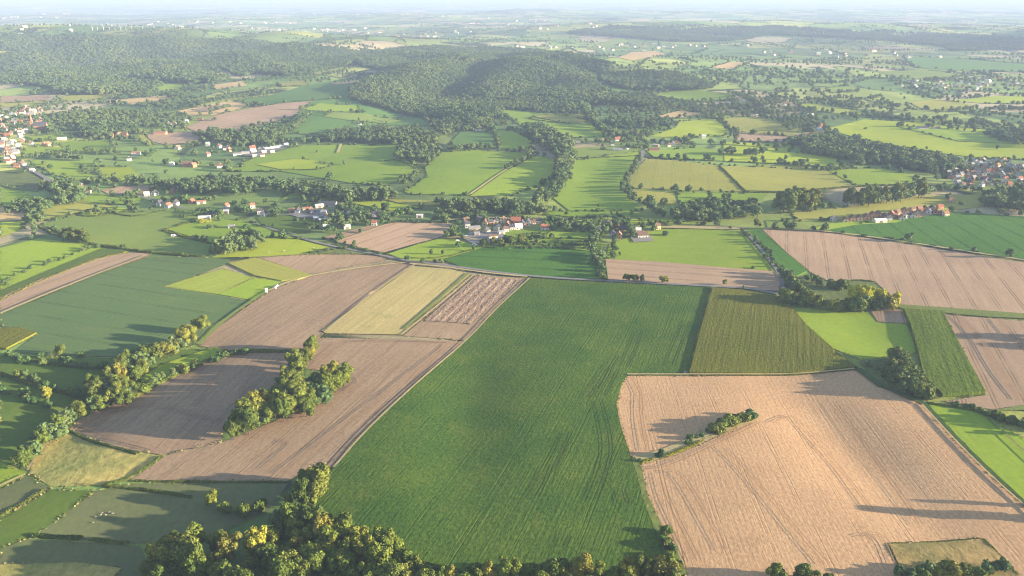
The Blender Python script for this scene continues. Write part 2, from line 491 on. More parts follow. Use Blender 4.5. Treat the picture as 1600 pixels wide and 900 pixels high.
def drape(name, mat, world_poly, height=0.0, row=None, spacing=None, lift=None, layer=0):
    """a sheet (or a standing crop with side faces) that follows the terrain inside a ground outline"""
    P = np.asarray(world_poly)[:, :2]
    dist = float(np.median(np.hypot(P[:, 0], P[:, 1])))
    s = spacing or max(7.0, dist / 90)
    # resample the outline
    pts = []
    for a, b in zip(P, np.roll(P, -1, 0)):
        n = max(1, int(np.hypot(*(b - a)) / s))
        for k in range(n):
            pts.append(a + (b - a) * k / n)
    B = np.array(pts)
    x0, y0 = B.min(0); x1, y1 = B.max(0)
    gx, gy = np.meshgrid(np.arange(x0 + s / 2, x1, s), np.arange(y0 + s / 2, y1, s))
    Q = np.stack([gx.ravel(), gy.ravel()], 1)
    ins = inside(Q, B)
    Q = Q[ins]
    if len(Q):
        keep = np.ones(len(Q), bool)
        for b in B:
            keep &= (np.abs(Q - b).max(1) > s * .35)
        Q = Q[keep]
    allp = [Vector(p) for p in np.concatenate([B, Q])] if len(Q) else [Vector(p) for p in B]
    c = np.array(allp).mean(0)
    allp = [Vector((p[0] - c[0], p[1] - c[1])) for p in allp]
    nb = len(B)
    vv, ee, ff, ov, oe, of = delaunay_2d_cdt(allp, [], [list(range(nb))], 1, 1e-3)
    V2 = np.array([(v.x + c[0], v.y + c[1]) for v in vv])
    SHEET[0] += 1
    up = (lift if lift is not None else 0.18 + dist * 1.2e-4 + SHEET[0] * 0.004) + layer * (.25 + dist * 3e-4)
    z = terrain(V2[:, 0], V2[:, 1]) + up + height
    V = [(p[0], p[1], q) for p, q in zip(V2, z)]
    F = []
    for f in ff:
        a, b, d = (V2[i] for i in f[:3])
        cr = (b[0] - a[0]) * (d[1] - a[1]) - (b[1] - a[1]) * (d[0] - a[0])
        F.append(tuple(f) if cr > 0 else tuple(reversed(f)))
    if height > 0.15:
        # the side faces of a standing crop, along the edges used once
        cnt = {}
        for f in F:
            for i in range(len(f)):
                a, b = f[i], f[(i + 1) % len(f)]
                cnt[(a, b)] = 1
        n0 = len(V)
        low = {}
        for (a, b) in list(cnt):
            if (b, a) in cnt:
                continue
            for i in (a, b):
                if i not in low:
                    low[i] = len(V)
                    x, y, q = V[i]
                    V.append((x, y, q - height - 0.4))
                    V.append((x, y, q))
            F.append((low[b] + 1, low[a] + 1, low[a], low[b]))
    o = mesh_obj(name, V, F, mat, smooth=False)
    me = o.data
    d = row_dir(row)
    uvl = me.uv_layers.new(name='UVMap')
    co = np.zeros(len(me.vertices) * 3); me.vertices.foreach_get('co', co); co = co.reshape(-1, 3)
    li = np.zeros(len(me.loops), np.int32); me.loops.foreach_get('vertex_index', li)
    base = P[0]
    uu = (co[:, 0] - base[0]) * d[0] + (co[:, 1] - base[1]) * d[1]
    vv_ = -(co[:, 0] - base[0]) * d[1] + (co[:, 1] - base[1]) * d[0]
    uvl.data.foreach_set('uv', np.stack([uu[li], vv_[li]], 1).ravel())
    sm = np.array([len(p.vertices) == 3 for p in me.polygons]) if height <= 0.15 else np.zeros(len(me.polygons), bool)
    if height > 0.15:
        sm[:len(ff)] = True
    me.polygons.foreach_set('use_smooth', sm)
    struct(o)
    return o

def inside(Q, B):
    r = np.zeros(len(Q), bool)
    x, y = Q[:, 0], Q[:, 1]
    for (ax, ay), (bx, by) in zip(B, np.roll(B, -1, 0)):
        c = ((ay > y) != (by > y))
        with np.errstate(divide='ignore', invalid='ignore'):
            t = (bx - ax) * (y - ay) / (by - ay) + ax
        r ^= c & (x < t)
    return r

def px_dense(poly, step=12, closed=True):
    P = [np.array(p, float) for p in poly]
    out = []
    m = len(P) if closed else len(P) - 1
    for i in range(m):
        a, b = P[i], P[(i + 1) % len(P)]
        n = max(1, int(np.hypot(*(b - a)) / step))
        for k in range(n):
            out.append(a + (b - a) * k / n)
    if not closed:
        out.append(P[-1])
    return np.array(out)

def smooth_line(P, it=2):
    P = [np.array(p, float) for p in P]
    for _ in range(it):
        q = [P[0]]
        for a, b in zip(P[:-1], P[1:]):
            q += [a * .75 + b * .25, a * .25 + b * .75]
        q.append(P[-1])
        P = q
    return P

FIELDPOLY = []
LAYER = []
def field(name, mat, poly, height=0.0, row=None):
    d = px_dense(poly)
    layer = 0
    for q, l in zip(FIELDPOLY, LAYER):
        f = inside(d, np.array(q, float)).mean()
        if f > .35 or (f > .12 and len(d) < 60):
            layer = max(layer, l + 1)
    FIELDPOLY.append(poly); LAYER.append(layer)
    return drape(name, M[mat], G(d), height, row, layer=layer)

def ribbon(name, mat, pts, width, smooth=True, closed=False, off=0.0, taper=False, lift=None):
    P = smooth_line(pts) if smooth else pts
    W = G(px_dense(P, 6, False))[:, :2]
    # even spacing
    seg = np.hypot(*np.diff(W, axis=0).T); L = np.concatenate([[0], np.cumsum(seg)])
    n = max(3, int(L[-1] / max(4.0, np.median(np.hypot(*W.T)) / 120)))
    t = np.linspace(0, L[-1], n)
    C = np.stack([np.interp(t, L, W[:, 0]), np.interp(t, L, W[:, 1])], 1)
    for _ in range(2):
        C[1:-1] = (C[:-2] + 2 * C[1:-1] + C[2:]) / 4
    T = np.gradient(C, axis=0); T /= np.hypot(*T.T)[:, None]
    Nn = np.stack([-T[:, 1], T[:, 0]], 1)
    C = C + Nn * off
    wv = np.full(n, width / 2.0)
    if not taper:
        wv *= 1 + 0.12 * np.sin(np.arange(n) * 1.7) * (mat not in ('asphalt', 'track', 'rut_green'))
    Lf = C + Nn * wv[:, None]; Rt = C - Nn * wv[:, None]
    SHEET[0] += 1
    dist = float(np.median(np.hypot(*C.T)))
    up = lift if lift is not None else 0.55 + dist * 4.5e-4 + SHEET[0] * .004
    V = [(p[0], p[1], 0) for p in np.concatenate([Lf, C, Rt])]
    V = np.array(V); V[:, 2] = terrain(V[:, 0], V[:, 1]) + up
    F = []
    for i in range(n - 1):
        F.append((n + i, n + i + 1, i + 1, i)); F.append((2 * n + i, 2 * n + i + 1, n + i + 1, n + i))
    o = mesh_obj(name, V, F, M[mat], smooth=True)
    uvl = o.data.uv_layers.new(name='UVMap')
    li = np.zeros(len(o.data.loops), np.int32); o.data.loops.foreach_get('vertex_index', li)
    U = np.concatenate([t, t, t]); VV = np.concatenate([wv, wv * 0, -wv])
    uvl.data.foreach_set('uv', np.stack([U[li], VV[li]], 1).ravel())
    struct(o)
    return o

def ruts(mat, pts, gauge=1.9, width=.55, smooth=True, name='wheel_track', raise_=0.0):
    """the pair of wheel marks a tractor leaves"""
    for s in (-1, 1):
        o = ribbon(name, mat, pts, width, smooth, off=s * gauge / 2)
        if raise_:
            o.location.z += raise_

VP = 1250      # most rows run towards this bearing on the horizon
# --- the near fields -----------------------------------------------------------------------------
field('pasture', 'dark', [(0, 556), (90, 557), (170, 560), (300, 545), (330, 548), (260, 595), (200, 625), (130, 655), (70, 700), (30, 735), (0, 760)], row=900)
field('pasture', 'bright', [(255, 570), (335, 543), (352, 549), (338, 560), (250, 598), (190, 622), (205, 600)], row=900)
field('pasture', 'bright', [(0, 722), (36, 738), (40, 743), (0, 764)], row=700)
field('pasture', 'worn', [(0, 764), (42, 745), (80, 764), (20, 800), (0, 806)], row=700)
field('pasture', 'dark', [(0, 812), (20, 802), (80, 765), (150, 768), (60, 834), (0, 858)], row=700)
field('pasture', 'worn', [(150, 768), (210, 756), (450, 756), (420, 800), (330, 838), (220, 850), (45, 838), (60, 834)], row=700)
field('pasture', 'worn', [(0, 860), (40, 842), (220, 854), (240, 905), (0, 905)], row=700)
field('painted_sunlit_grass', 'rough', [(0, 884), (120, 880), (190, 889), (175, 905), (0, 906)], row=700)  # golden colour paints the streak of sunlight across the pasture
field('grass_bank', 'rough', [(45, 740), (58, 705), (78, 684), (108, 674), (180, 700), (255, 713), (205, 750), (160, 758), (80, 761)], row=700)
field('shaded_stubble_field', 'stubble', [(472, 553), (448, 580), (425, 610), (408, 640), (350, 660), (346, 692), (256, 712), (180, 699), (106, 671), (130, 650), (200, 625), (260, 595), (338, 557), (390, 551)], row=1000)
field('stubble_field', 'stubble', [(490, 528), (560, 529), (728, 534), (690, 566), (660, 591), (600, 646), (560, 686), (520, 732), (500, 722), (450, 752), (205, 751), (255, 714), (330, 692), (346, 692), (396, 672), (460, 646), (498, 622), (526, 600), (530, 588), (510, 580), (478, 577)], row=VP)
field('stubble_field', 'stubble', [(645, 413), (580, 462), (508, 520), (480, 546), (350, 548), (311, 541), (330, 519), (372, 489), (424, 454), (480, 433), (560, 420), (610, 409)], row=VP)
field('mown_strip', 'mown', [(645, 417), (700, 421), (738, 429), (625, 524), (510, 522), (502, 518)], row=VP)
field('swath_field', 'stubble', [(741, 430), (825, 435), (775, 481), (729, 533), (630, 525)], row=VP)
field('straw_rows', 'swath', [(744, 432), (812, 439), (737, 507), (663, 502)], row=VP)
field('grey_green_field', 'beet2', [(230, 402), (300, 402), (360, 406), (356, 413), (255, 449), (380, 469), (396, 470), (334, 508), (300, 541), (185, 558), (90, 556), (20, 552), (60, 522), (12, 515), (0, 508), (0, 490), (70, 464), (150, 430)], 0.12, row=((80, 462), (310, 496)))
field('lime_strip', 'lime', [(348, 420), (398, 434), (340, 460), (255, 448)], row=((255, 448), (348, 420)))
field('meadow', 'bright', [(399, 434), (441, 440), (420, 455), (396, 470), (341, 460)], row=VP)
field('maize_field', 'tan', [(358, 413), (398, 404), (487, 431), (466, 438), (440, 440), (398, 432)], 1.0, row=((400, 404), (487, 431)))
field('stubble_field', 'stubble', [(402, 403), (470, 399), (560, 398), (606, 402), (602, 408), (530, 420), (488, 430)], row=1100)
field('brown_strip', 'tilled', [(0, 492), (0, 466), (60, 438), (150, 404), (205, 395), (238, 397), (228, 402), (150, 430), (65, 464)], row=((0, 480), (228, 398)))
field('meadow', 'bright', [(0, 388), (60, 373), (140, 381), (160, 389), (80, 421), (0, 455)], row=700)
field('grass_strip', 'dark', [(0, 456), (80, 422), (160, 389), (200, 392), (150, 404), (60, 438), (0, 466)], row=700)
field('maize_field', 'maize', [(0, 515), (30, 514), (58, 522), (10, 547), (0, 546)], 0.9, row=900)
field('beet_field', 'beet', [(825, 436), (900, 440), (1000, 445), (1110, 450), (1096, 505), (1074, 585), (980, 586), (972, 600), (963, 632), (968, 660), (984, 712), (994, 738), (1004, 780), (1026, 835), (1036, 868), (1022, 898), (960, 906), (860, 906), (760, 902), (640, 874), (552, 842), (482, 790), (520, 735), (560, 686), (600, 646), (660, 591), (729, 534), (780, 481)], 0.5, row=VP)
field('maize_field', 'maize', [(1113, 452), (1160, 456), (1222, 468), (1240, 486), (1262, 515), (1300, 548), (1336, 576), (1290, 581), (1240, 586), (1150, 586), (1077, 585), (1095, 515)], 1.9, row=VP)
field('wheat_stubble_field', 'wheat', [(980, 588), (1150, 588), (1240, 588), (1290, 583), (1342, 578), (1372, 604), (1444, 632), (1500, 694), (1560, 752), (1600, 787), (1640, 830), (1640, 925), (1066, 925), (1072, 900), (1052, 866), (1030, 820), (1008, 765), (1001, 730), (985, 712), (968, 660), (963, 632), (972, 600)], row=857)
field('grass_margin', 'verge', [(988, 714), (1000, 724), (1012, 775), (1036, 825), (1060, 868), (1075, 900), (1050, 900), (1036, 868), (1020, 828), (1000, 775), (990, 740)], row=900)
field('grass_island', 'straw_edge', [(990, 713), (1030, 705), (1072, 688), (1110, 668), (1150, 652), (1182, 646), (1181, 657), (1120, 683), (1060, 708), (1012, 725), (998, 724)], row=((1000, 720), (1180, 650)))
field('rough_corner', 'dry', [(1388, 851), (1470, 848), (1535, 843), (1572, 880), (1600, 905), (1415, 905)], row=857)
field('meadow', 'bright', [(1236, 481), (1300, 486), (1356, 489), (1370, 505), (1421, 509), (1434, 552), (1400, 557), (1345, 563), (1302, 545), (1264, 512)], row=((1420, 560), (1250, 485)))
field('brown_plot', 'tilled', [(1357, 480), (1409, 485), (1419, 506), (1371, 503)], row=VP)
field('maize_field', 'maize2', [(1411, 486), (1472, 490), (1504, 552), (1539, 617), (1472, 621), (1442, 590), (1434, 553), (1422, 510)], 2.3, row=VP)
field('rough_grass', 'scrub', [(1342, 566), (1398, 559), (1442, 590), (1470, 622), (1440, 629), (1372, 602)], row=900)
field('brown_field', 'tilled', [(1476, 492), (1540, 497), (1600, 502), (1660, 506), (1660, 650), (1600, 638), (1552, 641), (1475, 628), (1540, 618), (1505, 552)], row=VP)
field('meadow', 'bright', [(1446, 630), (1522, 642), (1600, 686), (1660, 720), (1660, 850), (1600, 785), (1560, 750), (1500, 692)], row=((1450, 632), (1600, 785)))
field('grass_strip', 'verge', [(1545, 644), (1600, 634), (1660, 640), (1660, 652), (1600, 642)], row=900)
field('tilled_field', 'tilled', [(1191, 359), (1280, 362), (1400, 379), (1500, 395), (1640, 416), (1640, 498), (1560, 490), (1400, 478), (1390, 460), (1366, 440), (1340, 437), (1295, 440), (1265, 425), (1228, 394)], row=1225)
field('beet_field', 'beet3', [(1160, 362), (1189, 360), (1226, 394), (1262, 424), (1240, 434), (1222, 428), (1200, 400)], 0.5, row=((1170, 362), (1250, 425)))
field('scrub_plot', 'scrub', [(1228, 436), (1262, 430), (1300, 442), (1340, 438), (1366, 441), (1396, 472), (1340, 476), (1240, 476), (1226, 460)], row=900)
field('grass_strip', 'verge', [(1396, 476), (1480, 482), (1640, 494), (1640, 501), (1540, 496), (1410, 484)], row=((1400, 480), (1600, 497)))
field('beet_field', 'beet3', [(1280, 361), (1340, 350), (1440, 340), (1482, 331), (1640, 342), (1640, 412), (1500, 392), (1400, 375)], 0.4, row=((1430, 345), (1500, 392)))
field('grain_field', 'tan', [(1236, 333), (1330, 323), (1430, 307), (1536, 304), (1545, 322), (1480, 330), (1420, 330), (1320, 342), (1270, 346), (1244, 346)], row=((1240, 340), (1530, 315)))
field('grass_field', 'bright', [(1262, 360), (1300, 350), (1345, 346), (1420, 342), (1400, 349), (1340, 352), (1285, 362)], row=900)
field('grass_field', 'grey', [(1196, 345), (1240, 346), (1262, 352), (1250, 358), (1200, 358)], row=900)
field('meadow', 'bright', [(1012, 361), (1060, 358), (1130, 359), (1166, 368), (1196, 405), (1206, 424), (1130, 419), (1040, 411), (946, 405), (952, 382)], row=((960, 395), (1190, 412)))
field('stubble_field', 'tilled', [(946, 406), (1040, 411), (1130, 419), (1207, 425), (1221, 438), (1216, 456), (1130, 450), (1030, 443), (950, 438)], row=((950, 410), (1200, 428)))
field('beet_field', 'beet3', [(756, 388), (850, 386), (928, 395), (938, 437), (822, 432), (740, 425), (692, 407)], 0.5, row=((740, 400), (930, 412)))
field('orchard_ground', 'pasture', [(760, 362), (850, 358), (930, 360), (940, 380), (936, 400), (928, 394), (850, 385), (756, 387), (735, 380)], row=900)
field('meadow', 'bright', [(860, 361), (926, 364), (928, 373), (850, 374)], row=900)
field('stubble_field', 'tilled', [(610, 348), (700, 349), (716, 352), (692, 370), (650, 381), (600, 395), (560, 387), (522, 378)], row=((525, 378), (612, 349)))
field('brown_plot', 'stubble', [(503, 372), (580, 352), (590, 354), (522, 377)], row=((505, 372), (580, 352)))
field('meadow', 'bright', [(606, 397), (650, 383), (692, 372), (735, 380), (756, 388), (690, 406), (640, 409)], row=900)
field('meadow', 'yellow', [(330, 403), (400, 372), (440, 371), (520, 382), (558, 397), (470, 398), (400, 402)], row=900)
field('scrub_strip', 'scrub', [(470, 397), (530, 385), (560, 390), (600, 400), (560, 398)], row=900)

# --- the middle distance -------------------------------------------------------------------------
F = field
F('grey_green_field', 'grey', [(62, 351), (112, 339), (200, 332), (260, 330), (332, 332), (290, 346), (258, 361), (300, 371), (338, 385), (322, 402), (240, 396), (160, 386), (100, 366)], row=((62, 351), (322, 395)))
F('grain_field', 'tan', [(60, 346), (68, 330), (78, 318), (104, 312), (165, 320), (182, 326), (130, 335)], row=900)
F('pasture', 'pasture', [(110, 312), (150, 304), (222, 310), (216, 320), (165, 320)], row=900)
F('pasture', 'yellow', [(120, 336), (190, 326), (215, 330), (170, 333), (140, 339)], row=900)
F('pasture', 'pasture', [(262, 360), (312, 345), (372, 343), (480, 374), (400, 372), (342, 384)], row=900)
F('pasture', 'dark', [(400, 340), (440, 337), (500, 340), (498, 356), (470, 366), (410, 352)], row=900)
F('stubble_field', 'golden', [(0, 324), (56, 320), (44, 344), (0, 346)], row=((0, 340), (50, 322)))
F('pasture', 'yellow', [(0, 348), (42, 346), (36, 358), (0, 372)], row=900)
F('pasture', 'pasture', [(0, 292), (30, 298), (62, 312), (54, 320), (0, 322)], row=900)
F('orchard_ground', 'scrub', [(0, 268), (44, 263), (82, 286), (60, 300), (20, 296), (0, 290)], row=900)
F('pasture', 'bright', [(46, 251), (150, 253), (152, 262), (120, 266), (180, 284), (140, 285), (90, 275), (60, 262)], row=900)
F('pasture', 'yellow', [(150, 260), (205, 262), (222, 280), (190, 284), (150, 270)], row=900)
F('pasture', 'pasture', [(85, 222), (172, 219), (182, 228), (150, 242), (110, 238)], row=900)
F('pasture', 'bright', [(28, 234), (60, 228), (108, 232), (102, 243), (32, 241)], row=900)
F('pasture', 'bright', [(34, 214), (110, 209), (112, 219), (60, 222)], row=900)
F('brown_plot', 'tilled', [(158, 298), (190, 291), (244, 290), (228, 303), (170, 304)], row=900)
F('brown_field', 'tilled', [(224, 209), (312, 205), (315, 222), (260, 227), (240, 222)], row=900)
F('striped_plot', 'tan', [(208, 213), (224, 211), (242, 226), (230, 228)], row=900)
F('brown_field', 'tilled', [(290, 199), (340, 180), (400, 168), (445, 161), (489, 158), (462, 180), (430, 190), (372, 204), (312, 208)], row=((300, 200), (480, 162)))
F('golden_field', 'golden', [(276, 174), (330, 163), (364, 158), (398, 164), (340, 180), (292, 182)], row=((280, 178), (380, 162)))
F('brown_plot', 'tilled', [(300, 172), (350, 164), (362, 166), (325, 176)], row=900)
F('golden_field', 'golden', [(152, 159), (258, 149), (276, 153), (205, 165)], row=900)
F('golden_field', 'golden', [(332, 133), (378, 127), (386, 134), (336, 140)], row=900)
F('brown_field', 'tilled', [(0, 151), (78, 149), (76, 157), (0, 162)], row=900)
F('grain_field', 'tan', [(0, 162), (76, 158), (66, 165), (0, 168)], row=900)
F('meadow', 'bright', [(200, 147), (262, 130), (302, 130), (282, 139), (240, 147)], row=900)
F('grain_field', 'tan', [(90, 152), (150, 147), (195, 145), (160, 156), (100, 160)], row=900)
F('cool_slope', 'cool', [(365, 157), (420, 150), (480, 133), (545, 122), (548, 140), (545, 152), (492, 158), (445, 161), (400, 165)], row=900)
F('grain_field', 'tan', [(432, 131), (478, 126), (482, 133), (440, 136)], row=900)
F('pasture', 'cool', [(486, 160), (545, 153), (570, 164), (622, 178), (660, 186), (680, 198), (600, 196), (560, 205), (470, 210), (438, 200)], row=900)
F('meadow', 'bright', [(470, 172), (500, 162), (560, 166), (560, 175), (520, 176)], row=900)
F('meadow', 'grey', [(505, 183), (520, 176), (570, 178), (628, 189), (605, 194), (540, 188)], row=900)
F('golden_field', 'golden', [(518, 130), (575, 124), (560, 130), (525, 133)], row=900)
F('pasture', 'pasture', [(350, 268), (400, 246), (470, 228), (532, 226), (620, 227), (622, 240), (645, 258), (664, 268), (640, 278), (600, 290), (545, 286), (440, 268)], row=900)
F('pasture', 'yellow', [(400, 258), (470, 248), (520, 258), (500, 266), (440, 266)], row=900)
F('meadow', 'pasture', [(632, 300), (668, 276), (664, 262), (690, 239), (742, 235), (832, 239), (790, 266), (733, 306), (640, 304)], row=((720, 300), (820, 242)))
F('meadow', 'bright', [(734, 307), (790, 268), (838, 243), (868, 250), (858, 286), (800, 305)], row=900)
F('dark_field', 'cool', [(700, 226), (720, 206), (772, 207), (778, 226), (740, 232)], row=((700, 215), (770, 215)))
F('meadow', 'bright', [(772, 204), (800, 205), (832, 220), (828, 236), (780, 234)], row=900)
F('pasture', 'pasture', [(772, 171), (830, 175), (860, 178), (925, 190), (946, 214), (890, 216), (820, 200)], row=900)
F('grain_field', 'tan', [(832, 183), (862, 177), (920, 181), (926, 191), (890, 194)], row=900)
F('meadow', 'pasture', [(864, 310), (880, 275), (896, 252), (1000, 237), (990, 266), (976, 290), (986, 312), (1002, 330), (890, 330)], row=((880, 320), (960, 250)))
F('grain_field', 'grey', [(890, 233), (940, 230), (1000, 228), (1000, 237), (896, 252)], row=900)
F('grain_field', 'tan', [(986, 272), (1010, 249), (1060, 251), (1122, 259), (1164, 300), (1050, 297), (984, 295)], row=((1000, 290), (1010, 250)))
F('grain_field', 'tan', [(985, 298), (1050, 299), (1056, 318), (1012, 321), (992, 312)], row=((1000, 290), (1010, 250)))
F('pasture', 'pasture', [(1057, 299), (1200, 303), (1190, 314), (1110, 312), (1062, 322)], row=900)
F('grain_field', 'tan', [(1124, 260), (1240, 259), (1290, 266), (1332, 290), (1240, 300), (1166, 298)], row=((1130, 262), (1320, 292)))
F('meadow', 'bright', [(1292, 266), (1380, 263), (1432, 276), (1430, 290), (1335, 290)], row=900)
F('meadow', 'yellow', [(1012, 214), (1055, 200), (1062, 190), (1120, 186), (1142, 207), (1130, 213), (1070, 216)], row=900)
F('tilled_field', 'tilled', [(1146, 208), (1228, 213), (1278, 206), (1288, 213), (1222, 223), (1152, 221)], row=900)
F('grain_field', 'tan', [(1125, 185), (1192, 184), (1268, 203), (1222, 212), (1148, 206)], row=900)
F('meadow', 'yellow', [(1290, 202), (1350, 187), (1400, 189), (1470, 195), (1560, 206), (1640, 218), (1640, 252), (1520, 246), (1440, 236), (1340, 216)], row=900)
F('meadow', 'bright', [(1400, 198), (1470, 200), (1560, 214), (1600, 226), (1500, 222)], row=900)
F('pasture', 'pasture', [(1010, 236), (1090, 231), (1130, 236), (1130, 252), (1080, 250), (1022, 246)], row=900)
F('meadow', 'yellow', [(1130, 222), (1240, 228), (1230, 238), (1300, 243), (1322, 262), (1240, 257), (1132, 253)], row=900)
F('golden_field', 'golden', [(1030, 181), (1062, 173), (1100, 178), (1066, 184), (1032, 187)], row=900)
F('meadow', 'lime', [(1240, 162), (1285, 163), (1360, 178), (1340, 182), (1262, 171)], row=900)
F('pasture', 'pasture', [(1016, 152), (1060, 140), (1140, 146), (1150, 156), (1060, 160)], row=900)
F('pasture', 'cool', [(930, 126), (960, 132), (1010, 146), (985, 147), (950, 142)], row=900)
F('meadow', 'grey', [(1370, 112), (1450, 110), (1510, 118), (1480, 125), (1400, 122)], row=900)
F('meadow', 'grey', [(1290, 138), (1330, 134), (1345, 142), (1300, 146)], row=900)
F('pasture', 'cool', [(1410, 88), (1500, 92), (1640, 104), (1640, 114), (1520, 112), (1430, 106)], row=900)  # bluish green puts the shade on this slope into its colour
F('golden_field', 'golden', [(964, 90), (985, 82), (1024, 80), (1040, 85), (990, 95)], row=900)
F('golden_field', 'golden', [(1110, 106), (1140, 97), (1172, 98), (1148, 109)], row=900)
F('meadow', 'grey', [(935, 70), (970, 58), (985, 66), (960, 76), (920, 78)], row=900)
F('meadow', 'yellow', [(1480, 158), (1560, 150), (1640, 152), (1640, 162), (1540, 162)], row=900)
F('grain_field', 'tan', [(1420, 160), (1470, 156), (1530, 166), (1470, 175), (1440, 170)], row=900)
F('meadow', 'pasture', [(440, 312), (470, 293), (478, 300), (470, 310)], row=900)
F('hill_meadow', 'yellow', [(470, 320), (505, 308), (560, 312), (600, 315), (660, 325), (610, 330), (560, 320), (500, 318)], row=900)
F('grain_field', 'tan', [(600, 312), (680, 314), (690, 322), (640, 322)], row=900)
F('pasture', 'pasture', [(860, 330), (980, 330), (1010, 338), (900, 340), (850, 336)], row=900)
F('pasture', 'yellow', [(900, 345), (1060, 342), (1120, 346), (1060, 350), (940, 352)], row=900)
F('dry_strip', 'straw_edge', [(1020, 357), (1060, 353), (1130, 354), (1180, 358), (1130, 360), (1060, 358)], row=900)
F('farm_yard', 'concrete', [(722, 372), (735, 365), (780, 362), (788, 368), (782, 376), (756, 383), (735, 381)], row=900)
F('farm_yard', 'concrete', [(985, 372), (1004, 364), (1016, 370), (1022, 378), (990, 380)], row=900)
F('farm_yard', 'concrete', [(450, 336), (500, 328), (530, 330), (520, 340), (470, 342)], row=900)
F('depot_yard', 'concrete', [(362, 243), (420, 232), (452, 225), (448, 232), (405, 246)], row=900)

def margins():
    """weeds and rough grass along the edges of the near fields"""
    Vs, Fs, o = [], [], 0
    for poly in FIELDPOLY:
        c = np.array(poly, float)
        if c[:, 1].mean() < 385:
            continue
        W = G(px_dense(poly, 6))[:, :2]
        W = np.concatenate([W, W[:1]])
        seg = np.hypot(*np.diff(W, axis=0).T); L = np.concatenate([[0], np.cumsum(seg)])
        n = int(L[-1] * 1.5)
        t = rng.uniform(0, L[-1], n)
        dens = np.sin(t / 9.0 + 3 * np.sin(t / 31.0)) + rng.normal(0, .5, n)
        t = t[dens > -.25]; n = len(t)
        x = np.interp(t, L, W[:, 0]) + rng.normal(0, .8, n); y = np.interp(t, L, W[:, 1]) + rng.normal(0, .8, n)
        P = np.stack([x, y, terrain(x, y) + rng.uniform(.35, .75, n)], 1)
        V, Fq = leaf_quads(rng, P, np.tile([0, 0, 1.0], (n, 1)) + rng.normal(0, .5, (n, 3)), rng.uniform(.3, .75, n))
        Vs.append(V); Fs += [[i + o for i in f] for f in Fq]; o += len(V)
    ob = mesh_obj('margin_weeds', np.concatenate(Vs), Fs, M['tuft'])
    struct(ob, 'stuff')

# --- roads, tracks, verges -----------------------------------------------------------------------
ribbon('country_road', 'asphalt', [(396, 350), (440, 364), (500, 382), (560, 394), (606, 402), (640, 410), (690, 415), (760, 425), (826, 433), (900, 438), (1000, 443), (1110, 449), (1170, 452), (1222, 462)], 4.2)
ribbon('dry_verge', 'straw_edge', [(640, 413), (700, 419), (760, 428), (824, 434)], 3.0)
ribbon('lane', 'asphalt', [(1164, 362), (1180, 382), (1200, 405), (1214, 424), (1222, 440), (1224, 460), (1226, 470)], 3.4)
ribbon('lane', 'ditch', [(1226, 470), (1240, 490), (1262, 518), (1300, 550), (1342, 580), (1376, 606)], 3.2)
ribbon('lane', 'asphalt', [(1004, 234), (1005, 244), (996, 258), (984, 274), (978, 290)], 5.5)
ribbon('village_road', 'asphalt', [(0, 232), (26, 250), (44, 264), (66, 276), (84, 288), (104, 300)], 6.5)
ribbon('lane', 'asphalt', [(212, 306), (250, 316), (290, 328)], 5)
ribbon('lane', 'straw_edge', [(700, 345), (760, 340), (830, 346), (890, 351), (940, 352)], 5)
ribbon('farm_drive', 'straw_edge', [(690, 374), (720, 370), (745, 376)], 4)
ribbon('farm_road', 'asphalt', [(420, 336), (470, 337), (530, 339), (600, 342)], 4)
ribbon('dry_verge', 'straw_edge', [(0, 492), (66, 464), (150, 430), (230, 400)], 3.0)
ribbon('dry_verge', 'straw_edge', [(420, 456), (452, 441), (490, 431), (560, 420), (640, 411)], 2.4)
ribbon('grass_margin', 'verge', [(312, 540), (350, 502), (396, 470), (420, 456)], 3.2)
ribbon('dry_verge', 'straw_edge', [(1192, 358), (1280, 361), (1400, 377), (1500, 393), (1640, 414)], 4.0)
ribbon('dry_verge', 'straw_edge', [(510, 520), (580, 461), (648, 415)], 1.8)
ribbon('dry_verge', 'straw_edge', [(628, 525), (700, 466), (742, 430)], 1.4)
ribbon('green_strip', 'verge', [(632, 516), (690, 465), (732, 428)], 2.6)
ribbon('bare_edge', 'straw_edge', [(828, 436), (778, 481), (731, 533), (662, 591), (602, 646), (560, 688), (522, 733)], 1.4)
ribbon('dry_verge', 'straw_edge', [(980, 587), (1150, 587), (1245, 587), (1335, 578)], 1.6)
ribbon('green_strip', 'ditch', [(1342, 578), (1372, 602), (1440, 632)], 4)
ribbon('green_strip', 'ditch', [(1444, 632), (1500, 694), (1560, 752), (1600, 788), (1640, 830)], 3.0)
ribbon('dry_verge', 'straw_edge', [(1440, 634), (1497, 696), (1556, 754), (1600, 792)], .9)
ribbon('field_path', 'verge', [(1545, 655), (1580, 690), (1640, 745)], 1.6)
ribbon('field_path', 'straw_edge', [(0, 762), (20, 752), (40, 744)], 1.5)
ribbon('field_path', 'straw_edge', [(106, 672), (80, 690), (58, 712), (44, 738)], 1.2)
ribbon('lane', 'straw_edge', [(735, 305), (790, 266), (836, 242)], 3)
ribbon('lane', 'straw_edge', [(1150, 208), (1230, 213), (1280, 206)], 4)
ribbon('field_path', 'straw_edge', [(528, 240), (531, 232), (533, 226)], 4)

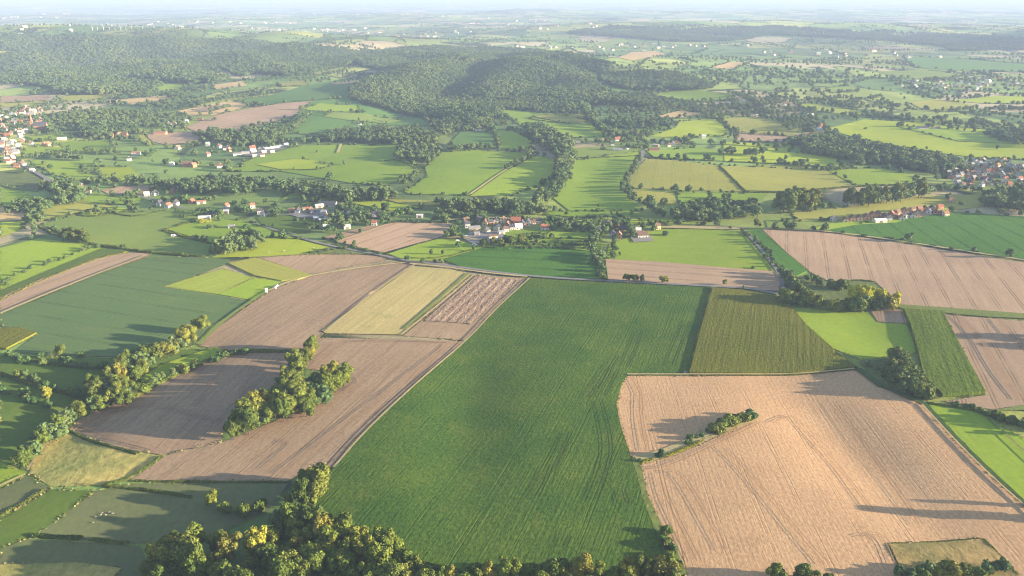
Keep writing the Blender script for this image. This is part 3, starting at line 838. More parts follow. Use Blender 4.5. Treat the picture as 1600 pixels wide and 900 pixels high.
# wheel marks left by tractors
W3 = 857
for line in [((986, 590), (1003, 616), (1000, 640), (1006, 680), (1012, 706)), ((1008, 735), (1032, 733), (1060, 722), (1120, 694), (1185, 662)),
             ((1032, 740), (1040, 775), (1062, 820), (1092, 880)), ((1040, 738), (1058, 736), (1072, 752), (1100, 800), (1134, 862)),
             ((1206, 662), (1237, 646), (1250, 668), (1307, 728), (1362, 800)), ((1304, 631), (1360, 710), (1438, 822)),
             ((1345, 840), (1348, 834), (1380, 834), (1392, 862), (1404, 890)), ((1130, 700), (1170, 740), (1240, 826), (1290, 884))]:
    ruts('track', line, width=.5)
for line in [((938, 628), (946, 655), (956, 700), (950, 735), (930, 785)), ((974, 770), (980, 790)), ((1052, 574), (1064, 540), (1078, 505)), ((864, 738), (880, 706), (892, 678)),
             ((838, 780), (846, 770), (862, 730)), ((980, 575), (994, 545), (1003, 520)), ((882, 860), (890, 842)), ((920, 625), (945, 588), (965, 560)), ((945, 622), (966, 580)),
             ((500, 770), (516, 752), (540, 728))]:
    ruts('rut_green', line, width=.6, raise_=0.5)
for line in [((418, 735), (424, 728), (460, 700), (466, 690), (458, 686), (440, 694)), ((480, 545), (560, 533), (650, 534), (716, 537)), ((440, 742), (520, 680), (640, 590), (700, 540)),
             ((490, 590), (492, 575), (505, 560), (530, 540)), ((545, 590), (575, 592), (572, 598), (545, 612)), ((130, 668), (190, 690), (250, 706)), ((245, 640), (260, 633), (300, 650), (350, 660)),
             ((130, 662), (150, 650), (240, 632)), ((305, 636), (330, 600), (350, 570)), ((370, 640), (378, 610), (400, 575))]:
    ruts('track', line, width=.6)
for line in [((1496, 494), (1530, 525), (1560, 580), (1598, 626)), ((1560, 500), (1600, 548))]:
    ruts('track', line, width=1.0)
# ------------------------------------------------------------------ tree shapes
def ico(sub):
    bm = bmesh.new(); bmesh.ops.create_icosphere(bm, subdivisions=sub, radius=1)
    v = np.array([q.co[:] for q in bm.verts]); f = [tuple(x.index for x in p.verts) for p in bm.faces]
    bm.free(); return v, f
ICO1, ICO2 = ico(1), ico(2)

def unit(v):
    return v / np.maximum(np.linalg.norm(v, axis=-1, keepdims=True), 1e-9)

def leaf_quads(r, P, Nrm, size):
    """ragged leaf sprays: one bent five-sided patch at each point"""
    n = len(P)
    nn = unit(Nrm + r.normal(0, .55, (n, 3)))
    a = unit(np.cross(nn, r.normal(0, 1, (n, 3))))
    b = np.cross(nn, a)
    V = []
    for k in range(5):
        th = 2 * math.pi * k / 5 + r.uniform(-.35, .35, n)
        rad = size * r.uniform(.55, 1.15, n)
        V.append(P + a * (np.cos(th) * rad)[:, None] + b * (np.sin(th) * rad)[:, None] - nn * (rad * r.uniform(0, .4, n))[:, None])
    V = np.stack(V, 1).reshape(-1, 3)
    F = (np.arange(n)[:, None] * 5 + np.arange(5)[None, :])
    return V, F.tolist()

def lobes_for(style, r):
    L = []
    if style == 'round':
        L.append((np.array([0, 0, .58]), .26))
        lean = r.normal(0, .05, 2)
        for k in range(r.integers(9, 15)):
            th = r.uniform(0, 2 * math.pi); z = r.uniform(.24, .90)
            q = .27 * math.sqrt(max(.05, 1 - ((z - .52) / .44) ** 2)) * r.uniform(.7, 1.15)
            L.append((np.array([math.cos(th) * q + lean[0] * z, math.sin(th) * q + lean[1] * z, z]), r.uniform(.065, .16)))
    elif style == 'broad':
        L.append((np.array([0, 0, .55]), .28))
        for k in range(r.integers(10, 14)):
            th = r.uniform(0, 2 * math.pi); z = r.uniform(.32, .82)
            q = .40 * math.sqrt(max(.05, 1 - ((z - .48) / .46) ** 2)) * r.uniform(.7, 1.1)
            L.append((np.array([math.cos(th) * q, math.sin(th) * q, z]), r.uniform(.12, .18)))
    elif style == 'tall':
        for k in range(11):
            z = .22 + .68 * k / 10
            q = .09 * r.uniform(.3, 1.2); th = r.uniform(0, 6.28)
            L.append((np.array([math.cos(th) * q, math.sin(th) * q, z]), (.15 if k < 8 else .15 - .025 * (k - 7)) * r.uniform(.8, 1.15)))
    elif style == 'bush':
        for k in range(r.integers(5, 8)):
            th = r.uniform(0, 6.28); q = r.uniform(.1, .42)
            L.append((np.array([math.cos(th) * q, math.sin(th) * q, r.uniform(.28, .66)]), r.uniform(.22, .34)))
    return L

def crown_arrays(style, r, n, ls, core):
    L = lobes_for(style, r)
    C = np.array([c for c, _ in L]); Rr = np.array([q for _, q in L])
    pr = Rr ** 2 / (Rr ** 2).sum()
    k = r.choice(len(L), n * 3, p=pr)
    d = unit(r.normal(0, 1, (n * 3, 3)) + np.array([0, 0, .25]))
    P = C[k] + d * (Rr[k] * r.uniform(.86, 1.12, n * 3))[:, None]
    dist = np.linalg.norm(P[:, None] - C[None], axis=2) / Rr[None]
    dist[np.arange(len(P)), k] = 9
    ok = dist.min(1) > .86
    P, d = P[ok][:n], d[ok][:n]
    V, F = leaf_quads(r, P, d, ls * r.uniform(.7, 1.3, len(P)))
    Vs, Fs = [V], list(F)
    o = len(V)
    cv, cf = core
    for c, q in L:
        vv = c + cv * q * r.uniform(.78, .92, (len(cv), 1))
        Vs.append(vv); Fs += [tuple(i + o for i in f) for f in cf]; o += len(vv)
    return np.concatenate(Vs), Fs

def trunk_arrays(h, rad, r, limbs=3):
    V, F = [], []
    def tube(a, b, ra, rb):
        o = len(V); d = unit(b - a); s = unit(np.cross(d, np.array([.3, 1, .2]))); t = np.cross(d, s)
        for p, q in ((a, ra), (b, rb)):
            for k in range(6):
                th = k * math.pi / 3
                V.append(p + (s * math.cos(th) + t * math.sin(th)) * q)
        for k in range(6):
            F.append((o + k, o + (k + 1) % 6, o + 6 + (k + 1) % 6, o + 6 + k))
    top = np.array([r.normal(0, .01), r.normal(0, .01), h])
    tube(np.array([0, 0, -.06]), top, rad, rad * .6)
    for k in range(limbs):
        th = k * 2.1 + r.uniform(0, 1)
        tube(top, top + np.array([math.cos(th) * .13, math.sin(th) * .13, .2]), rad * .5, rad * .18)
    return np.array(V), F

def raw_mesh(name, V, F, mats, idx=None):
    me = bpy.data.meshes.new(name)
    me.from_pydata([tuple(v) for v in V], [], [tuple(f) for f in F])
    for m in mats:
        me.materials.append(m)
    if idx is not None:
        me.polygons.foreach_set('material_index', np.asarray(idx, np.int32))
    me.update()
    return me

CROWN, TRUNK, WHOLE = {}, {}, {}
for style, nv, n, ls in (('round', 7, 1500, .034), ('broad', 4, 1700, .036), ('tall', 4, 1200, .030), ('bush', 4, 520, .075)):
    CROWN[style], TRUNK[style], WHOLE[style] = [], [], []
    for k in range(nv):
        r = np.random.default_rng(hash(style) % 1000 * 0 + len(style) * 100 + k)
        V, F = crown_arrays(style, r, n, ls, ICO2)
        CROWN[style].append(raw_mesh('crown', V, F, [M['leaf']]))
        tv, tf = trunk_arrays(.34 if style != 'bush' else .25, .020 if style != 'bush' else .03, r)
        TRUNK[style].append(raw_mesh('trunk', tv, tf, [M['bark']]))
        # a lighter one-piece tree for trees too small to show their parts
        r = np.random.default_rng(500 + len(style) * 10 + k)
        V, F = crown_arrays(style, r, 260, ls * 2.0, ICO1)
        tv, tf = trunk_arrays(.34 if style != 'bush' else .25, .022, r, 0)
        Fx = [tuple(i + len(V) for i in f) for f in tf]
        WHOLE[style].append(raw_mesh('tree', np.concatenate([V, tv]), F + Fx, [M['leaf_far'], M['bark']], [0] * len(F) + [1] * len(Fx)))

margins()

# ------------------------------------------------------------------ where the trees stand
TREES = []      # dict(x, y, h, style, cl, keep, wide)
CL = {}         # cluster -> phrase, group
def add(x, y, h, style, cl, keep=False, tint=None, wide=1.0):
    TREES.append(dict(x=x, y=y, h=h, style=style, cl=cl, keep=keep, tint=tint, wide=wide))

def hm(p, hpx):
    return hpx * proj(p)[0, 2] / FPX / .93

def singles(cl, phrase, items, style='round', keep=True, tint=None):
    CL[cl] = phrase
    P = G([(a[0], a[1]) for a in items])
    for p, a in zip(P, items):
        add(p[0], p[1], hm(p, a[2]), a[3] if len(a) > 3 and a[3] else style, cl, keep, a[4] if len(a) > 4 else tint)

def row(cl, phrase, pts, hpx, sp_m, style='round', jit=.25, hv=.22, keep=False, tint=None, skip=0.0):
    CL[cl] = phrase
    W = G(px_dense(pts, 5, False))
    hp = np.full(len(W), hpx, float) if not isinstance(hpx, tuple) else np.linspace(hpx[0], hpx[1], len(W))
    d = proj(W)[:, 2]
    hmz = hp * d / FPX / .93
    seg = np.hypot(*np.diff(W[:, :2], axis=0).T); L = np.concatenate([[0], np.cumsum(seg)])
    t = 0.0
    while t <= L[-1]:
        if rng.random() >= skip:
            x = np.interp(t, L, W[:, 0]) + rng.normal(0, jit * sp_m); y = np.interp(t, L, W[:, 1]) + rng.normal(0, jit * sp_m)
            h = float(np.interp(t, L, hmz)) * rng.uniform(1 - hv, 1 + hv)
            st = style if isinstance(style, str) else style[rng.integers(len(style))]
            add(x, y, h, st, cl, keep, tint)
        t += sp_m * rng.uniform(.75, 1.3)

def wood(cl, phrase, poly, h, sp, style='round', hv=.22, yr=None, keep=False, tint=None, skip=0.0):
    CL[cl] = phrase
    B = np.array(poly, float)
    W = G(px_dense(poly, 10))[:, :2]
    x0, y0 = W.min(0) - sp; x1, y1 = W.max(0) + sp
    if yr:
        y0, y1 = yr
        dep = np.array([y0, y1])
        x0 = min(((B[:, 0].min() - 800) / FPX * dep).min(), ((B[:, 0].min() - 800) / FPX * dep).max()) - 50
        x1 = ((B[:, 0].max() - 800) / FPX * dep).max() + 50
    gx, gy = np.meshgrid(np.arange(x0, x1, sp), np.arange(y0, y1, sp * .92))
    Q = np.stack([gx.ravel(), gy.ravel()], 1)
    Q = Q + rng.uniform(-.42, .42, Q.shape) * sp
    z = terrain(Q[:, 0], Q[:, 1])
    q = proj(np.column_stack([Q, z]))
    ok = inside(q[:, :2], B)
    big = cl.startswith('hillwood') or cl == 'scarp'
    for p in Q[ok]:
        if big:
            nz = math.sin(p[0] / 97 + 2 * math.sin(p[1] / 131)) * math.sin(p[1] / 113 + 1.5 * math.sin(p[0] / 151))
            if nz > (.80 if cl != 'scarp' else .45) and rng.random() < .93:
                continue
            hk = 1 + .22 * math.sin(p[0] / 61 + p[1] / 83) + .12 * nz
            add(p[0], p[1], h * hk * rng.uniform(1 - hv, 1 + hv), style[rng.integers(len(style))], cl, False, None, rng.uniform(.8, 1.15))
            continue
        if skip and rng.random() < skip:
            continue
        st = style if isinstance(style, str) else style[rng.integers(len(style))]
        add(p[0], p[1], h * rng.uniform(1 - hv, 1 + hv), st, cl, keep, tint)

RB = ('round', 'round', 'broad')
# near woods and tree lines
wood('belt', 'in the wood at the bottom edge', [(236, 892), (262, 868), (330, 860), (392, 870), (420, 848), (440, 808), (468, 776), (506, 752), (516, 758), (490, 790), (498, 818), (540, 846), (600, 862), (660, 888), (680, 945), (225, 940)], 15.0, 9.4, RB, hv=.34)
row('beltedge', "at the bottom wood's upper end", [(510, 756), (490, 770), (462, 788), (440, 806)], 28, 6.5, 'round', keep=True)
row('screen', "in the screen below the beet", [(672, 922), (760, 918), (860, 916), (960, 916), (1050, 914)], 46, 4.2, ('round', 'round', 'tall'), hv=.25)
row('screen', "in the screen below the beet", [(680, 948), (800, 942), (940, 940), (1062, 935)], 46, 6.5, ('round', 'tall'), hv=.2)
row('ditchbush', 'by the ditch at the beet field', [(1034, 838), (1048, 868), (1062, 895)], 14, 4.0, 'bush')
wood('copse', 'in the copse amid the brown stubble', [(352, 688), (366, 680), (400, 650), (440, 618), (470, 610), (520, 596), (542, 604), (510, 628), (470, 654), (400, 680)], 16.5, 7.3, RB, hv=.25)
row('copse', 'in the copse amid the brown stubble', [(448, 612), (462, 590), (476, 580)], 34, 7.5, 'round')
row('copsetail', 'on the field corner above the copse', [(480, 580), (490, 560), (498, 548)], (18, 30), 6.5, 'round', keep=True)
singles('copse', 'in the copse amid the brown stubble', [(366, 688, 38), (480, 652, 32), (540, 604, 26)])
row('stream', 'in the stream row on the left', [(32, 730), (60, 706), (92, 676), (124, 650)], 28, 4.8, RB)
wood('streamwood', "in the stream wood", [(132, 646), (150, 612), (180, 590), (206, 566), (230, 566), (226, 590), (208, 610), (196, 634), (166, 640)], 14.5, 6.8, RB)
row('upperstream', 'in the row below two round trees', [(232, 566), (252, 562), (272, 556), (288, 548)], 26, 5.5, RB)
singles('twin', 'of the two big field-edge trees', [(316, 522, 30, 'broad'), (291, 540, 33, 'broad')])
row('lowrow', 'in the low row beside the brown field', [(202, 628), (250, 596), (300, 578), (345, 560), (385, 552)], (18, 9), 4.5, ('round', 'bush'))
singles('meadowtree', 'alone at the pasture edge on the left', [(94, 556, 20, 'broad'), (126, 558, 9, 'bush', 'yellow-green'), (75, 624, 22, 'round', 'yellow-green')])
row('pasthedge', 'in the dark hedge across the left pasture', [(30, 588), (55, 600), (90, 612), (130, 625)], 14, 6.0, ('bush', 'round'))
row('pasthedge2', 'below the bluish green field', [(15, 556), (30, 560), (110, 574), (190, 578)], 10, 8.0, 'bush')
row('pasthedge3', 'in the lower hedge of the left pasture', [(0, 606), (40, 624), (80, 640)], 10, 7.0, 'bush')
singles('bottomleft', 'in the worn pasture at bottom left', [(331, 792, 30, 'round'), (352, 800, 18, 'bush'), (380, 806, 22, 'bush'), (405, 800, 22, 'bush')])
singles('island', 'on the grass island in the wheat stubble', [(1031, 714, 11, 'bush', 'dark green'), (1000, 722, 7, 'bush')])
row('islandhedge', 'in the copse on the grass island', [(1120, 677), (1140, 666), (1160, 658), (1178, 654)], (20, 12), 2.6, ('bush', 'bush', 'round'), hv=.12)
row('islandlow', 'along the dry strip of the grass island', [(1075, 692), (1095, 684), (1112, 676)], 8, 4.0, 'bush', tint='olive')
singles('bottomright', 'at the bottom below the wheat stubble', [(1212, 908, 28, 'broad'), (1260, 912, 30, 'broad'), (1293, 908, 16, 'round')])
row('cornerbush', 'along the rough corner at bottom right', [(1414, 906), (1450, 898), (1500, 900), (1540, 900), (1572, 896)], 22, 4.5, ('bush', 'round'))
wood('darkcopse', 'in the copse by the small maize', [(1388, 582), (1402, 562), (1416, 570), (1440, 600), (1460, 624), (1434, 626), (1410, 616), (1392, 600)], 9.5, 5.2, ('round', 'bush'), tint='dark green')
row('copsefront', 'at the foot of the dark copse', [(1362, 572), (1390, 592), (1412, 616)], 8, 6, 'bush')
row('scrubrow', 'in the scrub row above the small meadow', [(1232, 474), (1260, 478), (1300, 484), (1352, 486), (1396, 480)], 22, 7.0, ('round', 'bush'))
row('scrubrow2', 'in the scrub row beside the lane', [(1226, 432), (1236, 446), (1256, 470)], 16, 8.0, ('round', 'bush'))
row('scrubrow3', 'in the hedge below the tilled field', [(1258, 440), (1280, 446), (1300, 454), (1330, 450)], 14, 8.0, ('round', 'bush'))
singles('poplar', "of the yellow lane trees", [(1332, 478, 33, 'round', 'bright yellow'), (1350, 480, 36, 'round', 'bright yellow'), (1360, 478, 30, 'tall', 'bright yellow'), (1376, 478, 30, 'round', 'bright yellow'), (1399, 478, 24, 'tall', 'bright yellow'), (1268, 436, 10, 'round', 'yellow-green')])
row('roadtree', 'by the road below the brown strip', [(1135, 450), (1180, 456)], 9, 12, 'round', keep=True)
singles('roadgroup', 'of the three dark trees by the road', [(979, 440, 14, 'broad', 'dark green'), (991, 441, 14, 'broad', 'dark green'), (1003, 441, 13, 'round', 'dark green')])
singles('roadsingle', 'alone by the road on the brown strip', [(1037, 443, 13, 'broad')])
row('righthedge', 'in the hedge on the right margin', [(1486, 630), (1520, 640), (1560, 652)], 8, 6.0, 'bush')
row('righthedge', 'in the hedge on the right margin', [(1566, 658), (1600, 672), (1640, 690)], 16, 7.0, ('round', 'bush'))
# trees just outside the right margin whose shadows reach in
row('offright', 'outside the right margin', [(1650, 668), (1720, 674)], 30, 9, 'round')
row('offright2', 'outside the right margin', [(1652, 530), (1690, 540), (1740, 548), (1790, 545)], 28, 9, 'round')
singles('offright3', 'outside the right margin', [(1690, 818, 58, 'tall'), (1704, 820, 54, 'tall'), (1660, 795, 34, 'tall')])

# middle distance: single trees
singles('parktree', 'alone in the wide pasture', [(495, 239, 5), (538, 258, 8), (459, 265, 4), (496, 266, 8), (516, 280, 11, 'broad'), (508, 283, 7)])
singles('fieldtree', 'alone at the ripe grain field', [(1054, 300, 12, 'broad', 'dark green'), (1073, 299, 4, 'bush'), (1084, 303, 5)])
singles('meadowsolo', 'alone in the striped meadow', [(935, 325, 8, 'round', 'dark green'), (885, 338, 9), (987, 336, 9, 'round', 'yellow-green'), (965, 338, 9), (955, 336, 9)])
singles('pasturesolo', 'alone in the right-hand pastures', [(1105, 252, 12, 'broad', 'dark green'), (1183, 261, 8), (1174, 251, 8), (1191, 250, 7), (1228, 251, 9), (1227, 259, 8), (1250, 256, 9, 'broad'), (1261, 256, 9), (1246, 261, 9), (1195, 238, 9, 'broad'), (1213, 236, 6)])
singles('farsolo', 'alone in the yellow meadow', [(1352, 203, 5, 'broad', 'dark green'), (1447, 234, 6), (1558, 234, 8)])
singles('lanetrees', 'beside the cottage meadow', [(968, 400, 8), (960, 400, 6), (1183, 356, 15, 'round', 'dark green'), (1176, 420, 4, 'bush')])
singles('farmtree', 'by the farm lane', [(716, 388, 12), (674, 398, 10), (692, 398, 8), (660, 412, 10), (680, 410, 5, 'bush'), (690, 410, 6, 'bush'), (636, 406, 7, 'bush'), (427, 356, 8, 'round'), (740, 392, 9), (752, 384, 10), (475, 346, 6, 'round', 'yellow-green')])
row('farmscreen', 'in the screen before the farm yard', [(762, 386), (790, 386), (822, 380)], 14, 8, RB, keep=True)
row('hedgetall', 'at the end of the dark beet', [(930, 370), (926, 398), (934, 420), (940, 436)], 15, 9, RB)
row('hedgetall2', 'beside the little cottage meadow', [(958, 404), (958, 380), (966, 372)], 9, 9, RB)
row('laneshrub', 'in the shrubs along the right lane', [(1140, 358), (1164, 364), (1180, 376), (1200, 400), (1218, 424)], 7, 9, ('bush', 'round'))
row('lanewest', 'along the lane by the ripe grain', [(1000, 250), (984, 276), (974, 296), (984, 312), (1010, 322)], 9, 10, RB)
row('bigrow', 'in the thick row by the meadow', [(886, 228), (884, 262), (872, 290), (850, 316), (830, 325)], 16, 9, RB, jit=.5)
row('bigrow', 'in the thick row by the meadow', [(890, 246), (880, 280), (860, 306)], 13, 9, RB, jit=.5)
wood('knollwood', 'in the wood above the meadow corner', [(820, 205), (850, 200), (880, 224), (896, 246), (870, 248), (840, 226)], 16, 10, RB)
row('knoll2', 'in the row on the meadow edge', [(822, 250), (830, 238)], 10, 9, RB)
wood('streamtrees', 'in the stream-side wood behind the farm', [(680, 318), (740, 322), (800, 322), (860, 330), (850, 338), (770, 334), (700, 330)], 12, 10, RB)
row('streamtrees', 'in the stream-side wood behind the farm', [(690, 335), (730, 342), (760, 345)], 12, 10, RB)
wood('palewood', 'in the pale copse by the hill meadow', [(532, 312), (560, 308), (562, 318), (540, 322)], 17, 9, 'round', tint='olive')
wood('palewood2', 'in the yellowish copse above the hamlet', [(568, 306), (605, 304), (622, 308), (610, 316), (570, 316)], 16, 9, ('tall', 'round'), tint='olive')
wood('palewood3', 'in the scrub of the green meadows', [(612, 290), (640, 278), (650, 280), (635, 292)], 9, 9, 'round', tint='olive')
wood('shadewood', 'in the dark wood above the hamlet', [(470, 300), (530, 304), (535, 314), (478, 310)], 15, 9, RB)
row('streamleft', 'in the stream-side row below the wide pasture', [(330, 284), (400, 286), (470, 292), (530, 304)], 12, 9, RB, jit=.6)
row('streamleft', 'in the stream-side row below the wide pasture', [(400, 292), (440, 300), (480, 306)], 14, 9, RB, jit=.6)
wood('orchardwood', 'in the planted wood left of the hamlet', [(272, 290), (320, 282), (370, 284), (400, 300), (380, 306), (330, 306), (290, 304)], 12, 10, ('round', 'tall'))
row('dark2', 'in the dark row by the left hamlet', [(160, 290), (210, 288), (270, 296)], 14, 9, RB, jit=.5)
wood('lanewood', 'in the leafy village lane', [(82, 292), (100, 286), (130, 298), (136, 310), (115, 320), (84, 318)], 13, 10, RB)
wood('rough2', 'in the overgrown orchard on the left', [(0, 330), (40, 318), (90, 316), (110, 322), (60, 336), (50, 360), (48, 340), (0, 340)], 10, 11, RB, skip=.35)
row('leftlane', 'along the left lane', [(62, 328), (54, 350), (50, 376)], 8, 10, RB)
wood('clump', 'in the clump by the grey-green field', [(94, 374), (116, 368), (140, 374), (142, 382), (104, 380)], 12, 7, 'round', keep=True, tint='dark green')
singles('edgetrees', 'on the lower edge of the grey-green field', [(192, 388, 6, 'bush'), (170, 318, 8), (190, 316, 8), (200, 314, 8), (178, 320, 6)])
wood('bigclump', 'in the clump by the yellow pasture', [(330, 400), (345, 386), (395, 372), (412, 376), (398, 392), (350, 402)], 13, 8, RB)
row('slopehedge', 'on the bank above the long brown strip', [(0, 446), (40, 424), (80, 412), (130, 392), (160, 384)], 6, 9, 'bush')
row('scrubline', 'in the scrub along the road', [(486, 396), (530, 388), (560, 392), (600, 398)], 5, 8, 'bush')
wood('hamletwood', 'among the hamlet gardens', [(510, 340), (540, 326), (580, 330), (610, 340), (600, 346), (560, 352), (520, 362), (500, 358)], 11, 13, RB, skip=.3)
wood('hamletwood2', 'by the hamlet road', [(470, 374), (490, 356), (520, 364), (500, 372)], 10, 13, RB, skip=.3)
wood('oldfarmwood', 'between hamlet and big farm', [(660, 352), (690, 344), (710, 356), (725, 366), (700, 350), (672, 344)], 10, 9, RB)
row('farmleft', 'left of the farm yard', [(700, 372), (712, 370), (726, 366)], 12, 8, RB)
wood('farmgarden', 'in the farm gardens', [(830, 368), (860, 352), (910, 350), (930, 356), (915, 364), (850, 362)], 10, 13, RB, skip=.25)
wood('cottagewood', 'among the old cottages', [(915, 362), (930, 352), (962, 350), (970, 356), (950, 364), (935, 374)], 11, 11, RB, skip=.2)
row('hedgeC', 'beside the white bungalow', [(976, 352), (985, 365), (990, 374)], 10, 8, RB)
row('valleyrow', 'in the valley hedge behind the cottages', [(950, 346), (1000, 348), (1040, 350), (1070, 348)], 7, 14, RB)
wood('valleywood', 'in the valley wood right of centre', [(1050, 342), (1066, 330), (1100, 322), (1140, 322), (1180, 326), (1190, 340), (1150, 344), (1080, 348)], 13, 9.5, RB)
row('valleywood', 'in the valley wood right of centre', [(1012, 322), (1020, 334), (1040, 344)], 14, 9, RB)
wood('talltrees', "in the tall clump", [(1214, 328), (1240, 322), (1276, 322), (1276, 328), (1230, 332)], 24, 10, RB, keep=True)
wood('talltrees2', 'in the second clump by yellow grain', [(1308, 322), (1340, 318), (1385, 312), (1440, 304), (1440, 310), (1370, 322), (1330, 326)], 22, 10, RB)
wood('talltrees', "in the tall clump", [(1205, 334), (1220, 326), (1230, 330), (1215, 336)], 14, 9, RB)
row('talltrees3', 'in the row beside the yellow field', [(1276, 326), (1312, 324)], 10, 9, RB)
row('farfringe', 'on the fringe of the right village', [(1440, 302), (1490, 298), (1530, 300)], 10, 9, RB)
wood('rightwood', 'in the wood at the right margin', [(1536, 322), (1550, 306), (1600, 300), (1640, 304), (1640, 338), (1580, 332)], 14, 10, RB)
wood('villagetrees', 'among the right village houses', [(1440, 290), (1480, 262), (1530, 252), (1640, 250), (1640, 300), (1530, 298)], 8, 25, RB, skip=.4)
wood('ridgewood', 'in the long wood left of the right village', [(1232, 226), (1262, 220), (1300, 222), (1340, 230), (1390, 236), (1440, 244), (1500, 256), (1505, 270), (1450, 274), (1420, 264), (1390, 258), (1330, 260), (1330, 252), (1262, 242)], 15, 11, RB)
row('copseR', 'in the block of trees in the pastures', [(1122, 241), (1150, 242), (1188, 244)], 12, 7, 'round', jit=.5)
row('hedgeR', 'in the pasture hedges', [(1112, 226), (1150, 226), (1210, 232), (1240, 228)], 8, 13, RB)
row('hedgeR', 'in the pasture hedges', [(1260, 264), (1290, 268), (1330, 264)], 7, 10, RB)
row('hedgeR', 'in the pasture hedges', [(1100, 257), (1150, 260), (1200, 262), (1250, 266)], 3, 12, 'bush')
row('hedgeR', 'in the pasture hedges', [(1015, 248), (1060, 252), (1110, 257)], 3, 12, 'bush')
wood('farmB', 'around the middle farms', [(980, 236), (1000, 225), (1030, 222), (1070, 218), (1072, 228), (1040, 226), (1010, 236)], 11, 16, RB, skip=.35)
row('farmB2', 'in the hedge left of the middle farms', [(885, 230), (920, 224), (960, 226), (985, 222), (975, 212), (940, 216)], 8, 12, RB)
row('rowE', 'in the diagonal tree row below the hill wood', [(912, 170), (922, 192), (940, 206), (960, 214)], 12, 11, RB)
wood('copseE', 'in the copse by the golden field', [(940, 192), (970, 186), (1010, 190), (1048, 190), (1030, 206), (1012, 204), (1020, 194), (960, 198)], 11, 14, RB)
wood('rightfar', 'in the right-hand far copses', [(1540, 212), (1580, 206), (1640, 212), (1640, 235), (1600, 230), (1560, 222)], 14, 14, RB)
wood('hedgerows', 'in the far right tree belts', [(1340, 176), (1400, 180), (1480, 188), (1600, 196), (1640, 205), (1600, 214), (1540, 206), (1470, 194), (1400, 188), (1352, 184)], 10, 17, RB, skip=.45)
wood('hedgerows2', 'in the tree belts beyond the pastures', [(1060, 170), (1130, 178), (1200, 180), (1290, 186), (1290, 196), (1230, 196), (1190, 184), (1090, 178)], 10, 15, RB, skip=.3)
row('farmD', 'around the far farms', [(1230, 205), (1270, 196), (1285, 202), (1300, 215), (1340, 222)], 9, 12, RB)
# left middle
wood('leftgardens', 'among the left village gardens', [(70, 205), (110, 178), (170, 172), (260, 180), (300, 190), (290, 200), (220, 205), (180, 212), (150, 218), (140, 205)], 9.5, 15, RB, skip=.35)
wood('leftgardens', 'among the left village gardens', [(120, 196), (165, 194), (172, 216), (130, 216)], 12, 12, RB)
row('leftgardens2', 'in the tree line behind the left meadows', [(40, 248), (80, 246), (130, 252)], 10, 9, RB, jit=.4)
row('leftgardens2', 'in the tree line behind the left meadows', [(110, 242), (140, 238), (190, 242)], 9, 11, RB)
singles('leftsolo', 'alone in the left meadows', [(78, 264, 8, 'broad', 'dark green'), (182, 240, 10), (232, 248, 10, 'broad', 'dark green'), (240, 254, 7), (155, 266, 6), (112, 312, 9)])
wood('shadowwood', 'in the wood beside the brown slope', [(315, 214), (330, 205), (380, 212), (400, 206), (450, 200), (470, 190), (480, 188), (460, 206), (440, 216), (470, 226), (530, 222), (600, 226), (680, 226), (690, 218), (660, 208), (600, 206), (540, 204), (500, 214), (480, 222), (420, 228), (370, 230)], 12, 12, RB)
wood('scatterL', 'in the loose trees below the brown slope', [(300, 212), (340, 206), (380, 214), (375, 226), (350, 226), (320, 224)], 10, 16, RB)
wood('meadowwood', 'in the hedged plot between the green meadows', [(616, 250), (625, 228), (680, 232), (676, 258), (640, 256)], 12, 13, RB)
row('darkrow', 'in the row under the dark field', [(690, 236), (740, 233), (775, 234)], 9, 10, RB)
row('sloperow', 'climbing the brown slope', [(420, 222), (460, 198), (486, 180)], 9, 10, RB)
wood('hillfoot', 'in the gardens at the hill foot', [(670, 196), (720, 186), (770, 196), (770, 204), (720, 206), (690, 214)], 12, 13, RB)
wood('left3', 'in the tree belt under the hill wood', [(160, 150), (240, 142), (290, 142), (300, 150), (280, 158), (330, 160), (300, 168), (270, 172), (220, 168), (270, 160), (262, 152), (180, 156)], 9, 17, RB, skip=.4)
row('left4', 'in the row above the golden field', [(290, 164), (330, 158), (400, 150), (430, 146)], 6, 13, RB)
row('leftA', 'beside the left lane', [(205, 288), (222, 278), (250, 272), (300, 278)], 7, 12, RB, skip=.3)
# hill woods: one canopy, past counting
wood('hillwoodA', 'far hill wood', [(0, 56), (200, 58), (400, 66), (500, 74), (560, 78), (560, 96), (545, 104), (500, 112), (470, 118), (440, 120), (400, 116), (340, 130), (300, 132), (268, 130), (235, 142), (150, 150), (90, 150), (80, 140), (40, 132), (0, 132)], 14.5, 10.5, RB, yr=(2200, 5200), hv=.25)
wood('hillwoodB', 'near hill wood', [(540, 82), (640, 76), (760, 76), (840, 82), (900, 90), (960, 102), (925, 116), (930, 130), (945, 142), (990, 150), (1050, 158), (1090, 166), (1020, 172), (960, 164), (905, 166), (850, 174), (790, 172), (772, 186), (745, 196), (700, 192), (690, 186), (640, 183), (600, 170), (548, 156), (545, 140), (575, 130), (600, 112), (562, 104)], 14.0, 9.8, RB, yr=(1650, 3900), hv=.25)
wood('hillwoodC', 'wood spur', [(930, 112), (962, 108), (1060, 118), (1120, 134), (1104, 144), (1050, 142), (1000, 148), (968, 138), (940, 130)], 14, 10, RB, yr=(2200, 3400))
wood('scarp', 'scarp wood', [(880, 52), (960, 42), (1120, 44), (1200, 42), (1330, 48), (1480, 54), (1640, 62), (1640, 90), (1560, 88), (1500, 84), (1460, 72), (1380, 64), (1300, 60), (1240, 58), (1200, 56), (1150, 66), (1060, 66), (960, 58)], 15, 17, RB, yr=(4000, 7000))

# the open country beyond: hedge lines and small copses

